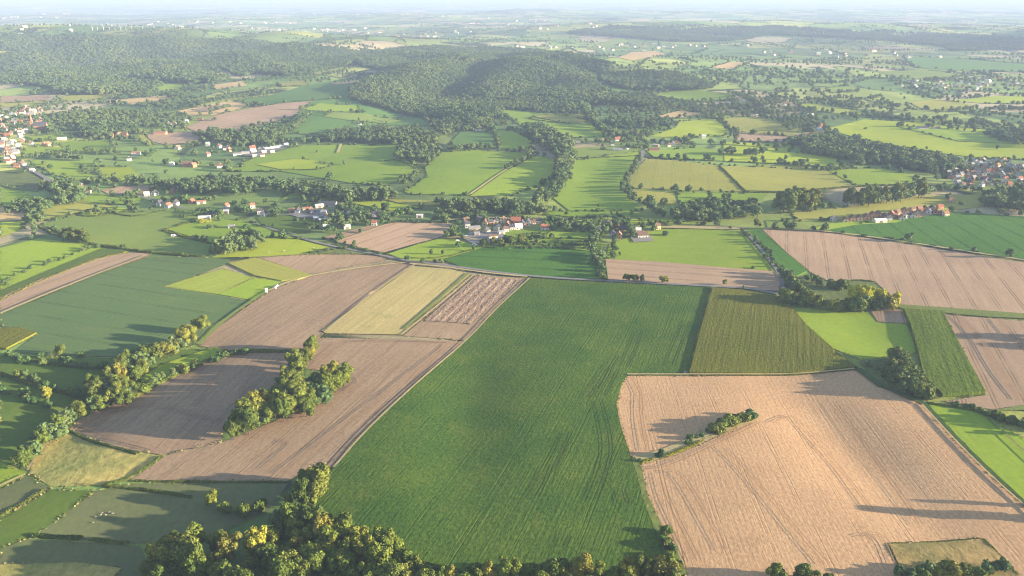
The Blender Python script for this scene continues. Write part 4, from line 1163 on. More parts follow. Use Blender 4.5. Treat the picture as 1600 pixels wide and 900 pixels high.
def edge_trees():
    CL['edge'] = 'in the hedgerows of the middle distance'
    for poly in FIELDPOLY:
        c = np.array(poly, float)
        if not (95 < c[:, 1].mean() < 372):
            continue
        for a, b in zip(c, np.roll(c, -1, 0)):
            if rng.random() < .45:
                continue
            W = G(px_dense([a, b], 4, False))[:, :2]
            L = np.hypot(*(W[-1] - W[0])); n = int(L / rng.uniform(6, 11))
            big = rng.random() < .3
            for t in rng.random(n):
                q = W[0] + (W[-1] - W[0]) * t + rng.normal(0, 1.6, 2)
                h = rng.uniform(2.0, 4.5) if rng.random() > (.5 if big else .10) else rng.uniform(6, 12)
                add(q[0], q[1], h, 'bush' if h < 5 else 'round', 'edge')
edge_trees()
def garden_trees():
    CL['garden'] = 'among the houses'
    P = G([(h[2], h[3]) for h in HOUSES])
    for p, h in zip(P, HOUSES):
        n = {'terrace': 0, 'depot': 0, 'rightvillage': 1, 'leftvillage': 1, 'farvillage': 2}.get(h[0], 4)
        for _ in range(n):
            a = rng.uniform(0, 6.28); d = rng.uniform(13, 34)
            add(p[0] + d * math.cos(a), p[1] + abs(d * math.sin(a)) * (1 if rng.random() > .25 else -.8), rng.uniform(4, 10), rng.choice(['round', 'broad', 'bush']), 'garden')
def far_country():
    CL['plain'] = 'distant country'
    for k in range(950):
        Y = 1500 * (14000 / 1500) ** rng.random()
        X = rng.uniform(-.72, .72) * Y * .95
        a = rng.choice([rng.normal(1.45, .25), rng.normal(.1, .35)])
        L = rng.uniform(80, 420) * (1 + Y / 9000)
        sp = 10 + Y / 700
        n = int(L / sp)
        cl = rng.random()
        if cl < .16:                         # a copse
            n = int(rng.uniform(10, 60)); rad = rng.uniform(25, 90) * (1 + Y / 6000)
            q = rng.normal(0, 1, (n, 2)) * [rad * 1.6, rad * .7] + [X, Y]
        else:
            t = (np.arange(n) - n / 2) * sp
            q = np.stack([X + np.cos(a) * t, Y + np.sin(a) * t], 1) + rng.normal(0, 2.5, (n, 2))
            q = q[rng.random(n) > .15]
        for p in q:
            TREES.append(dict(x=p[0], y=p[1], h=rng.uniform(5, 12), style='round', cl='plain', keep=False, tint=None, wide=rng.uniform(1, 1.3)))
far_country()

TINT = {'dark green': (.62, .78, .70), 'mid green': (.85, 1.0, .8), 'olive': (1.18, 1.12, .9), 'yellow-green': (1.4, 1.42, .9), 'golden': (1.75, 1.45, .6), 'bright yellow': (2.5, 2.3, .7)}

def plant_trees():
    n = len(TREES)
    X = np.array([t['x'] for t in TREES]); Y = np.array([t['y'] for t in TREES]); H = np.array([t['h'] for t in TREES])
    Z = terrain(X, Y)
    base = proj(np.stack([X, Y, Z], 1)); top = proj(np.stack([X, Y, Z + H], 1))
    hp = base[:, 1] - top[:, 1]
    vis = (base[:, 0] > -15) & (base[:, 0] < 1615) & (top[:, 1] < 900) & (base[:, 1] > 0)
    # open country trees keep off the mapped fields
    plain = np.array([t['cl'] == 'plain' for t in TREES])
    bad = np.zeros(n, bool)
    q = base[plain][:, :2]
    b = np.zeros(len(q), bool)
    for poly in FIELDPOLY:
        b |= inside(q, np.array(poly, float))
    bad[np.where(plain)[0][b]] = True
    # hedgerow trees neither stand in nor straight before a house
    hx = np.array([[h[2], h[3], h[4]] for h in HOUSES])
    for i in np.where(np.array([t['cl'] in ('edge', 'garden') for t in TREES]))[0]:
        dx = np.abs(base[i, 0] - hx[:, 0]); dy = base[i, 1] - hx[:, 1]
        if ((dx < hx[:, 2] * .75 + 1) & (dy > -2.0) & (dy < 2 + hp[i])).any():
            bad[i] = True
    bush = np.array([t['style'] == 'bush' for t in TREES])
    keep = np.array([t['keep'] for t in TREES])
    off = np.array([t['cl'].startswith('offright') for t in TREES])
    score = hp + keep * 1000
    score[~vis] = -1
    vis &= ~bad
    solo = set()
    for kind, cap in ((~bush, 285), (bush, 150)):
        idx = np.where(kind & vis & ~plain)[0]
        idx = idx[np.argsort(-score[idx])][:cap]
        solo |= set(int(i) for i in idx)
    solo |= set(int(i) for i in np.where(off)[0])
    # ---- the trees that show as individuals
    info = []
    r = np.random.default_rng(3)
    for i in sorted(solo, key=lambda i: (TREES[i]['cl'], base[i, 0])):
        t = TREES[i]
        tint = t['tint'] or r.choice(['dark green', 'mid green', 'mid green', 'olive', 'olive', 'yellow-green'], p=[.32, .26, .21, .12, .06, .03])
        info.append((i, t, str(tint)))
    count = {}
    for i, t, tint in info:
        k = (t['cl'], t['style'] == 'bush', t['style'] == 'tall', tint)
        count[k] = count.get(k, 0) + 1
    seen = {}
    for i, t, tint in info:
        st = t['style']
        noun = 'bush' if st == 'bush' else ('slender tree' if st == 'tall' else 'tree')
        k = (t['cl'], st == 'bush', st == 'tall', tint)
        j = seen.get(k, 0); seen[k] = j + 1
        ph = CL[t['cl']]
        if t['cl'].startswith('offright'):
            label = 'tall leafy tree outside the right margin casting a long shadow'
        elif count[k] == 1:
            label = '%s %s %s' % (tint, noun, ph)
        else:
            label = '%s %s %s, %s such from the left' % (tint, noun, ph, ordinal(j))
        grp = 'trees ' + ph if st != 'bush' else 'bushes ' + ph
        name = {'bush': 'bush', 'tall': 'poplar_tree'}.get(st, 'broadleaf_tree')
        cat = 'bush' if st == 'bush' else 'tree'
        v = r.integers(len(CROWN[st]))
        rz = r.uniform(0, 6.28)
        wd = r.uniform(.80, 1.12) * t['wide'] * (1.1 if st == 'bush' else 1)
        sc = (t['h'] * wd, t['h'] * wd * r.uniform(.9, 1.1), t['h'])
        if hp[i] > 13:
            e = empty(name, (t['x'], t['y'], Z[i] - .1), rz)
            e.scale = sc
            tag(e, label, cat, grp)
            for nm, me in (('trunk', TRUNK[st][v]), ('crown', CROWN[st][v])):
                o = bpy.data.objects.new(nm, me); COL.objects.link(o); o.parent = e
                if nm == 'crown':
                    o.color = TINT[tint] + (1,)
        else:
            o = bpy.data.objects.new(name, WHOLE[st][v]); COL.objects.link(o)
            o.location = (t['x'], t['y'], Z[i] - .1); o.rotation_euler = (0, 0, rz); o.scale = sc
            o.color = TINT[tint] + (1,)
            tag(o, label, cat, grp)
    # ---- the rest: too many and too small to tell apart
    rest = [i for i in range(n) if i not in solo and not bad[i] and (vis[i] or TREES[i]['cl'].startswith('hill') or TREES[i]['cl'] == 'plain')]
    protos = bpy.data.collections.new('small_tree_shapes')
    names = []
    for st in ('round', 'broad', 'tall', 'bush'):
        for k, me in enumerate(WHOLE[st]):
            o = bpy.data.objects.new('shape_%02d_%s' % (len(names), st), me)
            protos.objects.link(o); names.append(st)
    first = {st: names.index(st) for st in set(names)}
    ng = bpy.data.node_groups.new('scatter', 'GeometryNodeTree')
    ng.interface.new_socket('Geometry', in_out='INPUT', socket_type='NodeSocketGeometry')
    ng.interface.new_socket('Geometry', in_out='OUTPUT', socket_type='NodeSocketGeometry')
    L = ng.links.new
    gi = ng.nodes.new('NodeGroupInput'); go = ng.nodes.new('NodeGroupOutput')
    iop = ng.nodes.new('GeometryNodeInstanceOnPoints')
    ci = ng.nodes.new('GeometryNodeCollectionInfo')
    ci.inputs['Collection'].default_value = protos
    ci.inputs['Separate Children'].default_value = True
    ci.inputs['Reset Children'].default_value = True
    def attr(name, typ):
        a = ng.nodes.new('GeometryNodeInputNamedAttribute'); a.data_type = typ
        a.inputs['Name'].default_value = name
        return [s for s in a.outputs if s.enabled][0]
    iop.inputs['Pick Instance'].default_value = True
    L(gi.outputs[0], iop.inputs['Points']); L(ci.outputs[0], iop.inputs['Instance'])
    L(attr('idx', 'INT'), iop.inputs['Instance Index'])
    L(attr('rot', 'FLOAT_VECTOR'), iop.inputs['Rotation'])
    L(attr('scl', 'FLOAT_VECTOR'), iop.inputs['Scale'])
    L(iop.outputs[0], go.inputs[0])
    def scatter(name, ids):
        me = bpy.data.meshes.new(name)
        me.vertices.add(len(ids))
        P = np.stack([X[ids], Y[ids], Z[ids] - .2], 1)
        me.vertices.foreach_set('co', P.ravel())
        m = len(ids)
        a = me.attributes.new('idx', 'INT', 'POINT')
        a.data.foreach_set('value', np.array([first[TREES[i]['style']] + r.integers(len(WHOLE[TREES[i]['style']])) for i in ids], np.int32))
        a = me.attributes.new('rot', 'FLOAT_VECTOR', 'POINT')
        rot = np.zeros((m, 3)); rot[:, 2] = r.uniform(0, 6.28, m); a.data.foreach_set('vector', rot.ravel())
        a = me.attributes.new('scl', 'FLOAT_VECTOR', 'POINT')
        hh = H[ids]; wd = r.uniform(.95, 1.35, m) * np.array([TREES[i]['wide'] for i in ids])
        a.data.foreach_set('vector', np.stack([hh * wd, hh * wd, hh], 1).ravel())
        o = bpy.data.objects.new(name, me); COL.objects.link(o)
        md = o.modifiers.new('scatter', 'NODES'); md.node_group = ng
        struct(o, 'stuff')
        return o
    hill = [i for i in rest if TREES[i]['cl'] in ('hillwoodA', 'hillwoodB', 'hillwoodC', 'scarp')]
    hs = set(hill)
    others = [i for i in rest if i not in hs]
    scatter('hill_forest', hill)
    scatter('distant_trees', others)
    print('TREES solo', len(solo), 'forest', len(hill), 'others', len(others))

# ------------------------------------------------------------------ hedges and crop edges
def hedge(pts, h, wid, label, name='hedge', tint='mid green', dens=1.0, cat='hedge', group='hedges between the fields'):
    W = G(px_dense(smooth_line(pts, 1), 6, False))[:, :2]
    seg = np.hypot(*np.diff(W, axis=0).T); L = np.concatenate([[0], np.cumsum(seg)])
    dist = float(np.median(np.hypot(*W.T)))
    sz = max(.38, dist / 1500)
    n = int(min(9000, L[-1] * (wid + 2 * h) / (sz * sz) * .9 * dens))
    t = rng.uniform(0, L[-1], n)
    x = np.interp(t, L, W[:, 0]); y = np.interp(t, L, W[:, 1])
    tx = np.gradient(W[:, 0]); ty = np.gradient(W[:, 1])
    ux = np.interp(t, L, tx); uy = np.interp(t, L, ty); l = np.hypot(ux, uy) + 1e-9
    env = .72 + .28 * np.sin(t / 4.1 + 2 * np.sin(t / 11.0)) + .1 * rng.normal(0, 1, n)
    env = np.clip(env, .35, 1.3)
    th = rng.uniform(0, math.pi, n)
    lat = np.cos(th) * wid / 2; zz = np.sin(th) ** .6 * h * env
    P = np.stack([x - uy / l * lat, y + ux / l * lat, terrain(x, y) + zz * .95], 1)
    Nn = np.stack([-uy / l * np.cos(th), ux / l * np.cos(th), np.sin(th)], 1)
    c0 = np.array([W[:, 0].mean(), W[:, 1].mean(), float(terrain(W[:, 0].mean(), W[:, 1].mean()))])
    V, Fq = leaf_quads(rng, P, Nn, sz * rng.uniform(.7, 1.4, n))
    o = mesh_obj(name, V - c0, Fq, M['leaf'])
    o.location = c0
    o.color = TINT[tint] + (1,)
    tag(o, label, cat, group)
    return o

hedge([(160, 760), (205, 764), (250, 770), (300, 778)], 1.6, 2.2, 'thin hedge under the brown stubble across the worn pasture', tint='dark green')
hedge([(48, 838), (90, 840), (130, 842)], 1.8, 2.6, 'short dark hedge across the pasture at bottom left', tint='dark green')
hedge([(144, 844), (175, 848), (200, 850)], 1.6, 2.4, 'shortest dark hedge piece at bottom left', tint='dark green')
hedge([(0, 808), (30, 790), (70, 766)], 1.4, 2.2, 'slanting hedge between the bottom left pastures', tint='dark green')
hedge([(206, 752), (330, 754), (448, 754)], 1.0, 1.6, 'low grassy hedge along the lower end of the stubble', tint='dark green')
hedge([(160, 759), (190, 752), (230, 732), (252, 714)], 1.4, 2.0, 'low hedge along the lower side of the golden bank', tint='dark green')
hedge([(108, 674), (140, 690), (180, 700), (215, 710)], 1.4, 2.2, 'dark hedge between the golden bank and the brown field', tint='dark green')
hedge([(340, 551), (400, 550), (474, 550)], 2.4, 3.5, 'dark hedge between the two brown fields', tint='dark green')
hedge([(62, 354), (74, 362), (100, 371)], 2.2, 4, 'hedge bordering the grey-green field on the left', tint='dark green')
hedge([(140, 382), (180, 388), (240, 396), (318, 402)], 2.6, 4.5, 'long dark hedge under the grey-green field', tint='dark green')
hedge([(60, 346), (110, 338), (150, 326), (184, 325)], 2.2, 4, 'hedge above the grey-green field', tint='dark green')
hedge([(120, 335), (140, 340), (180, 335)], 1.8, 3.5, 'short hedge in the grey-green field corner', tint='dark green')
hedge([(182, 335), (214, 340), (260, 329)], 2.0, 3.5, 'angled hedge by the white hamlet houses', tint='dark green')
hedge([(255, 361), (290, 372), (340, 384)], 2.2, 4, 'hedge between grey-green field and yellow pasture', tint='dark green')
hedge([(258, 360), (312, 345)], 2.2, 4, 'straight hedge in front of the clipped shed', tint='dark green')
hedge([(311, 350), (330, 347)], 5.5, 6, 'tall clipped yellow-green hedge beside the shed', tint='yellow-green')
hedge([(935, 400), (938, 420), (946, 440)], 3.0, 4, 'leafy hedge at the end of the dark beet field')
hedge([(1112, 451), (1104, 480), (1092, 520), (1076, 584)], 2.1, 1.6, 'tall maize edge row beside the beet field', tint='olive', name='crop_edge', cat='crop edge', group='crop edge rows')
hedge([(1077, 586), (1150, 587), (1240, 587), (1338, 577)], 1.1, 1.2, 'weedy edge between maize and wheat stubble', tint='olive', name='crop_edge', cat='crop edge', group='crop edge rows')
hedge([(1434, 552), (1428, 530), (1418, 507)], 2.5, 1.6, 'green edge row of the small maize field', tint='mid green', name='crop_edge', cat='crop edge', group='crop edge rows')
hedge([(1000, 724), (1040, 714), (1080, 698), (1112, 682)], 1.2, 3.0, 'dry grass strip on the island in the stubble', tint='golden', name='grass_tuft_row', cat='grass strip', group='grass strips')
hedge([(1416, 905), (1400, 876), (1388, 852)], .8, 1.6, 'weedy left edge of the rough corner', tint='olive')
hedge([(1388, 851), (1460, 849), (1535, 843)], .8, 1.6, 'weedy upper edge of the rough corner', tint='olive')
hedge([(1535, 843), (1560, 866), (1590, 900)], .9, 1.8, 'weedy right edge of the rough corner', tint='mid green')
hedge([(1446, 630), (1470, 634), (1520, 642)], 1.4, 2.6, 'low hedge on top of the right meadow', tint='mid green')
hedge([(1520, 642), (1550, 650), (1600, 668)], 2.2, 3.2, 'thick hedge climbing to the right margin', tint='dark green')
hedge([(1300, 442), (1340, 438), (1366, 441)], 1.2, 2.4, 'low hedge notch in the tilled field', tint='olive')
hedge([(0, 470), (60, 441), (150, 405), (200, 394)], .9, 2.4, 'weedy bank above the long brown strip', tint='olive')
hedge([(0, 584), (40, 600), (90, 612), (135, 626)], 2.0, 3.0, 'dark hedge running across the left pasture', tint='dark green')
hedge([(28, 560), (110, 575), (190, 580)], 1.8, 3.0, 'dark hedge under the bluish green field', tint='dark green')
hedge([(205, 625), (260, 594), (338, 557), (388, 552)], 1.8, 3.4, 'hedge along the top of the shaded brown field', tint='mid green')
hedge([(756, 388), (850, 385), (930, 395)], 1.2, 2.4, 'hedge between orchard and dark beet field', tint='dark green')
hedge([(606, 398), (560, 391), (520, 383), (470, 374), (420, 360)], 1.8, 3, 'roadside hedge below the hamlet', tint='dark green')
hedge([(488, 431), (440, 418), (400, 404)], 1.0, 2.0, 'weedy upper edge of the narrow grain strip', tint='olive')
hedge([(890, 248), (940, 247), (1000, 244)], 2.0, 4, 'dark hedge on top of the striped meadow', tint='dark green')
hedge([(1124, 260), (1140, 276), (1164, 300)], 2.2, 4, 'hedge between the two ripe grain fields', tint='dark green')
hedge([(1164, 301), (1240, 301), (1340, 291), (1430, 290)], 2.2, 4.5, 'long hedge under the striped grain field', tint='dark green')
hedge([(664, 268), (620, 250), (600, 252)], 1.6, 4, 'thin hedge in the wide pasture', tint='olive')
hedge([(1146, 207), (1140, 202), (1126, 186), (1100, 184)], 2.5, 5, 'hedge left of the pinkish tilled field', tint='dark green')
hedge([(1222, 213), (1250, 215), (1290, 214)], 2.5, 5, 'hedge between the two pinkish tilled fields', tint='dark green')
hedge([(832, 183), (826, 187), (890, 194)], 2.5, 5, 'hedge under the tan field below the hill wood', tint='dark green')
hedge([(585, 188), (600, 192), (628, 183)], 2.2, 4, 'hedge crossing the slope under the hill wood', tint='dark green')
hedge([(640, 404), (690, 404), (740, 390)], 1.2, 3, 'ragged hedge beside the triangle meadow', tint='olive')
hedge([(872, 352), (852, 372)], 1.0, 2, 'pale path hedge in the farm garden', tint='olive')
def orchard():
    k = 0
    for j in range(6):
        y = 366 + j * 4.4
        x0, x1 = 832 - j * 12, 926 - abs(j - 3) * 2
        P = G([(x, y + .12 * j) for x in np.arange(x0, x1, 5.5)])
        for p in P:
            if rng.random() < .25 or (j < 3 and proj(p)[0, 0] > 852):
                continue
            add(p[0] + rng.normal(0, 1), p[1] + rng.normal(0, 1.5), rng.uniform(2.2, 4.2), 'bush', 'orchard', False)
    CL['orchard'] = 'in the orchard by the farm'
orchard()
# ------------------------------------------------------------------ buildings
WALLC = {'white': (.60, .58, .53), 'brick': (.36, .19, .12), 'tan': (.50, .39, .26), 'grey': (.38, .37, .36), 'orange': (.50, .30, .18), 'cream': (.62, .55, .42)}
ROOFC = {'red': (.34, .13, .08), 'brown': (.17, .105, .075), 'slate': (.075, .08, .095), 'grey': (.27, .27, .28), 'pale': (.56, .56, .55), 'orange': (.34, .17, .11), 'whitish': (.62, .61, .59)}

def box(x0, x1, y0, y1, z0, z1):
    v = [(x, y, z) for z in (z0, z1) for y in (y0, y1) for x in (x0, x1)]
    return v, [(0, 2, 3, 1), (4, 5, 7, 6), (0, 1, 5, 4), (2, 6, 7, 3), (0, 4, 6, 2), (1, 3, 7, 5)]

def join(*parts):
    V, F = [], []
    for v, f in parts:
        o = len(V); V += [tuple(p) for p in v]; F += [tuple(i + o for i in q) for q in f]
    return V, F

def gable_wall(L, D, hw, rise):
    l, d = L / 2, D / 2
    v = [(-l, -d, -1), (l, -d, -1), (l, d, -1), (-l, d, -1), (-l, -d, hw), (l, -d, hw), (l, d, hw), (-l, d, hw), (-l, 0, hw + rise), (l, 0, hw + rise)]
    f = [(0, 3, 2, 1), (0, 1, 5, 4), (2, 3, 7, 6), (1, 2, 6, 9, 5), (3, 0, 4, 8, 7), (4, 5, 9, 8), (6, 7, 8, 9)]
    return v, f

def gable_roof(L, D, hw, rise, ov=.35, th=.28):
    l, d = L / 2 + ov, D / 2
    k = rise / d
    e = d + ov
    parts = []
    for s in (-1, 1):
        lo = hw + .03 - k * ov
        v = [(-l, s * e, lo), (l, s * e, lo), (l, 0, hw + rise + .03), (-l, 0, hw + rise + .03),
             (-l, s * e, lo + th), (l, s * e, lo + th), (l, 0, hw + rise + .03 + th), (-l, 0, hw + rise + .03 + th)]
        f = [(0, 1, 2, 3), (4, 7, 6, 5), (0, 4, 5, 1), (0, 3, 7, 4), (1, 5, 6, 2)]
        if s > 0:
            f = [tuple(reversed(q)) for q in f]
        parts.append((v, f))
    return join(*parts)

HOUSES = []
def houses(cl, phrase, items):
    """items: px, py of the foot, width in px, wall, roof, turn, kind"""
    for it in items:
        x, y, wpx, wall, roof = it[:5]
        turn = it[5] if len(it) > 5 else None
        kind = it[6] if len(it) > 6 else 'house'
        HOUSES.append((cl, phrase, x, y, wpx, wall, roof, turn, kind))

houses('farm', 'in the big farm', [
    (741, 360, 20, 'tan', 'grey', 12, 'barn'), (758, 352, 12, 'tan', 'brown', 80), (775, 348, 7, 'cream', 'slate', 90), (777, 358, 14, 'cream', 'slate', 70, 'barn'),
    (806, 348, 17, 'brick', 'red', 0), (793, 354, 9, 'brick', 'orange', 80), (800, 359, 9, 'white', 'slate', 10), (810, 358, 13, 'white', 'whitish', 15), (825, 352, 9, 'white', 'slate', 80),
    (841, 349, 12, 'white', 'slate', 0), (851, 359, 13, 'white', 'red', 10), (783, 366, 11, 'white', 'grey', 25, 'barn'), (770, 373, 15, 'cream', 'brown', 22, 'barn'), (730, 355, 9, 'grey', 'slate', 20), (728, 348, 9, 'grey', 'brown', 30), (748, 347, 8, 'tan', 'slate', 10), (766, 351, 9, 'brick', 'slate', 20), (786, 347, 8, 'cream', 'brown', 75), (816, 354, 7, 'brick', 'slate', 80), (745, 368, 9, 'grey', 'grey', 15, 'barn'), (790, 362, 9, 'white', 'brown', 20), (760, 364, 10, 'tan', 'slate', 60), (833, 351, 7, 'cream', 'brown', 10)])
houses('cottage', 'among the old cottages', [
    (957, 370, 12, 'grey', 'slate', 78), (967, 372, 9, 'brick', 'orange', 85), (963, 356, 9, 'brick', 'red', 5), (950, 354, 11, 'grey', 'slate', 20), (939, 356, 13, 'white', 'grey', -12), (971, 360, 7, 'brick', 'slate', 0), (935, 362, 8, 'grey', 'slate', 10),
    (997, 364, 8, 'white', 'whitish', 0), (1003, 371, 18, 'white', 'brown', 8), (1027, 358, 6, 'tan', 'brown', 20)])
houses('hamlet', 'in the hamlet by the brown field', [
    (413, 338, 9, 'white', 'slate', 75), (406, 334, 7, 'grey', 'slate', 20), (456, 332, 11, 'orange', 'orange', 20, 'barn'), (480, 329, 15, 'tan', 'orange', 18, 'barn'), (485, 333, 8, 'brick', 'brown', 70), (466, 334, 7, 'white', 'slate', 85),
    (499, 324, 14, 'cream', 'pale', 25, 'barn'), (513, 322, 30, 'grey', 'slate', -6, 'barn'), (531, 324, 9, 'cream', 'pale', 80, 'barn'), (506, 336, 8, 'white', 'grey', 0), (491, 335, 11, 'grey', 'slate', 10), (494, 344, 8, 'white', 'pale', 15, 'barn'),
    (506, 347, 14, 'grey', 'pale', 8, 'barn'), (513, 341, 6, 'cream', 'brown', 60), (541, 334, 5, 'white', 'slate', 80), (587, 338, 13, 'grey', 'slate', 5), (597, 338, 7, 'white', 'slate', 85), (534, 354, 7, 'white', 'pale', 10, 'barn'), (542, 357, 11, 'white', 'whitish', 25, 'barn'),
    (509, 358, 7, 'cream', 'pale', 30), (585, 352, 5, 'white', 'red', 0), (656, 340, 11, 'white', 'whitish', 0, 'barn'), (575, 340, 9, 'grey', 'grey', 0)])
houses('westhamlet', 'in the small hamlet on the left', [
    (230, 306, 9, 'white', 'pale', 20), (242, 305, 7, 'white', 'slate', 70), (270, 302, 7, 'brick', 'brown', 80), (283, 297, 9, 'white', 'whitish', 10), (292, 298, 8, 'cream', 'pale', 30), (250, 321, 10, 'white', 'slate', 80), (263, 324, 12, 'white', 'red', 75), (275, 321, 5, 'white', 'slate', 85),
    (300, 318, 7, 'brick', 'red', 80), (315, 318, 15, 'cream', 'orange', 20, 'barn'), (354, 326, 10, 'white', 'red', 80), (395, 325, 8, 'white', 'orange', 20), (354, 333, 8, 'grey', 'pale', 0, 'barn'), (320, 344, 19, 'cream', 'pale', 8, 'barn'), (331, 338, 14, 'grey', 'slate', 5, 'barn'), (362, 357, 10, 'white', 'grey', 10, 'barn')])
houses('lanehouse', 'in the leafy village lane', [
    (115, 289, 9, 'orange', 'orange', 70), (125, 290, 7, 'white', 'slate', 85), (128, 298, 9, 'cream', 'orange', 20), (135, 302, 15, 'cream', 'brown', 10, 'barn'), (104, 300, 6, 'white', 'grey', 0), (51, 269, 6, 'white', 'whitish', 0), (24, 262, 11, 'cream', 'orange', 10)])
houses('terrace', 'in the brick terrace row', [
    (1320, 347, 9, 'tan', 'brown', 86), (1331, 345.5, 9, 'orange', 'brown', 86), (1342, 344, 9, 'tan', 'brown', 86), (1353, 342, 9, 'orange', 'brown', 86), (1363, 340, 9, 'orange', 'brown', 86), (1372, 338, 9, 'orange', 'brown', 86), (1302, 345, 7, 'white', 'slate', 20),
    (1374, 348, 21, 'white', 'whitish', 6, 'barn'), (1382, 341, 8, 'brick', 'slate', 80), (1392, 337, 8, 'brick', 'red', 60), (1402, 335, 9, 'orange', 'brown', 30), (1413, 332, 8, 'orange', 'orange', 80), (1425, 331, 9, 'tan', 'brown', 20), (1436, 330, 8, 'brick', 'orange', 10), (1445, 329, 9, 'orange', 'brown', 80),
    (1456, 329, 9, 'white', 'slate', 85), (1451, 333, 8, 'white', 'grey', 60), (1468, 327, 10, 'orange', 'red', 10), (1416, 340, 9, 'white', 'slate', 20), (1425, 340, 8, 'white', 'brown', 80), (1432, 338, 7, 'brick', 'slate', 0), (1408, 344, 7, 'white', 'red', 80), (1398, 342, 8, 'brick', 'brown', 20), (1470, 336, 8, 'brick', 'slate', 60), (1477, 338, 6, 'cream', 'orange', 10), (1460, 333, 8, 'brick', 'orange', 85), (1388, 345, 7, 'grey', 'slate', 10)])
houses('leftscatter', 'between the left meadows', [
    (73, 228, 13, 'orange', 'orange', 70), (97, 219, 14, 'cream', 'pale', 15, 'barn'), (49, 227, 5, 'white', 'orange', 0), (161, 213, 6, 'white', 'slate', 80), (172, 214, 11, 'brick', 'brown', 10), (186, 213, 9, 'brick', 'orange', 80), (196, 213, 8, 'brick', 'brown', 0),
    (251, 210, 20, 'orange', 'orange', 4, 'barn'), (246, 182, 12, 'brick', 'brown', 0, 'barn'), (257, 190, 6, 'white', 'grey', 0), (264, 196, 7, 'white', 'slate', 70), (272, 195, 7, 'cream', 'brown', 0), (278, 233, 10, 'cream', 'orange', 80), (325, 228, 6, 'white', 'whitish', 0), (343, 231, 8, 'white', 'brown', 70),
    (354, 234, 11, 'white', 'slate', 15), (358, 237, 7, 'orange', 'orange', 80), (213, 242, 14, 'white', 'orange', 15, 'barn'), (202, 251, 7, 'white', 'slate', 20), (325, 244, 8, 'tan', 'brown', 60), (293, 260, 16, 'brick', 'brown', 8), (303, 261, 9, 'brick', 'orange', 60), (269, 259, 5, 'white', 'pale', 0), (344, 262, 11, 'white', 'brown', 20), (395, 235, 10, 'white', 'red', 30), (313, 188, 9, 'brick', 'brown', 0, 'barn'), (292, 192, 4, 'white', 'pale', 0)])
houses('depot', 'in the white depot', [
    (371, 243, 14, 'white', 'grey', 18, 'barn'), (384, 241, 13, 'grey', 'grey', 15, 'barn'), (397, 239, 9, 'white', 'whitish', 20, 'barn'), (401, 245, 13, 'white', 'whitish', 12, 'barn'), (413, 240, 8, 'grey', 'pale', 20, 'barn'), (418, 234, 9, 'white', 'whitish', 20, 'barn'), (426, 233, 7, 'white', 'whitish', 25, 'barn'),
    (433, 232, 7, 'white', 'pale', 25, 'barn'), (440, 230, 7, 'white', 'whitish', 25, 'barn'), (447, 227, 7, 'white', 'whitish', 28, 'barn'), (426, 239, 7, 'white', 'whitish', 18, 'barn'), (410, 245, 7, 'white', 'orange', 10, 'barn'), (408, 233, 8, 'white', 'slate', 10, 'barn')])
houses('middlefarm', 'in the middle farms', [
    (990, 208, 16, 'white', 'brown', 5, 'barn'), (965, 220, 10, 'white', 'red', 10), (943, 222, 7, 'cream', 'orange', 10), (965, 236, 17, 'grey', 'grey', -5, 'barn'), (981, 234, 9, 'cream', 'slate', 30, 'barn'), (996, 231, 8, 'brick', 'orange', 10), (1021, 236, 18, 'brick', 'brown', 3, 'barn'), (1025, 229, 10, 'orange', 'pale', -20, 'barn'),
    (1035, 225, 7, 'white', 'slate', 85), (1051, 227, 8, 'white', 'grey', 80), (1045, 229, 6, 'cream', 'brown', 10), (1058, 226, 7, 'tan', 'brown', 0), (1099, 216, 7, 'white', 'pale', 0), (957, 228, 5, 'white', 'slate', 0)])
houses('farright', 'among the far tree belts', [
    (1228, 164, 8, 'white', 'brown', 10), (1138, 164, 7, 'white', 'grey', 0), (1221, 160, 5, 'cream', 'orange', 0), (1266, 183, 10, 'cream', 'pale', 0), (1249, 198, 11, 'tan', 'brown', 10), (1260, 197, 9, 'brick', 'brown', 0), (1282, 204, 14, 'white', 'whitish', 0, 'barn'), (1281, 200, 10, 'brick', 'red', 10), (1292, 231, 7, 'orange', 'orange', 80), (1293, 236, 8, 'white', 'whitish', 10),
    (1441, 202, 18, 'grey', 'slate', 0, 'barn'), (1462, 202, 12, 'grey', 'brown', 5, 'barn'), (1298, 114, 6, 'white', 'whitish', 0), (1490, 284, 5, 'cream', 'red', 80), (1184, 182, 8, 'tan', 'pale', 0, 'barn'), (1485, 317, 9, 'tan', 'orange', 20), (1571, 314, 15, 'grey', 'pale', 5, 'barn')])
houses('hillfoot', 'at the foot of the hill wood', [
    (610, 208, 10, 'cream', 'red', 5), (630, 210, 9, 'tan', 'slate', 20), (636, 211, 6, 'white', 'brown', 85), (696, 200, 13, 'white', 'grey', 5), (709, 199, 7, 'white', 'brown', 80), (747, 204, 12, 'white', 'brown', 8), (593, 213, 5, 'white', 'slate', 85), (752, 197, 5, 'white', 'red', 80), (580, 124, 8, 'white', 'slate', 80), (562, 196, 5, 'white', 'slate', 0)])
_r = np.random.default_rng(11)
def village(cl, phrase, poly, n, w, walls, roofs, gap):
    B = np.array(poly, float)
    got = []
    tries = 0
    while len(got) < n and tries < 9000:
        tries += 1
        p = np.array([_r.uniform(B[:, 0].min(), B[:, 0].max()), _r.uniform(B[:, 1].min(), B[:, 1].max())])
        if not inside(p[None], B)[0] or any(abs(p[0] - q[0]) < gap and abs(p[1] - q[1]) < gap * .42 for q in got):
            continue
        got.append(p)
        turn = _r.choice([_r.normal(80, 12), _r.normal(15, 12)])
        houses(cl, phrase, [(p[0], p[1], w * _r.uniform(.75, 1.35), _r.choice(walls), _r.choice(roofs), turn, 'house')])
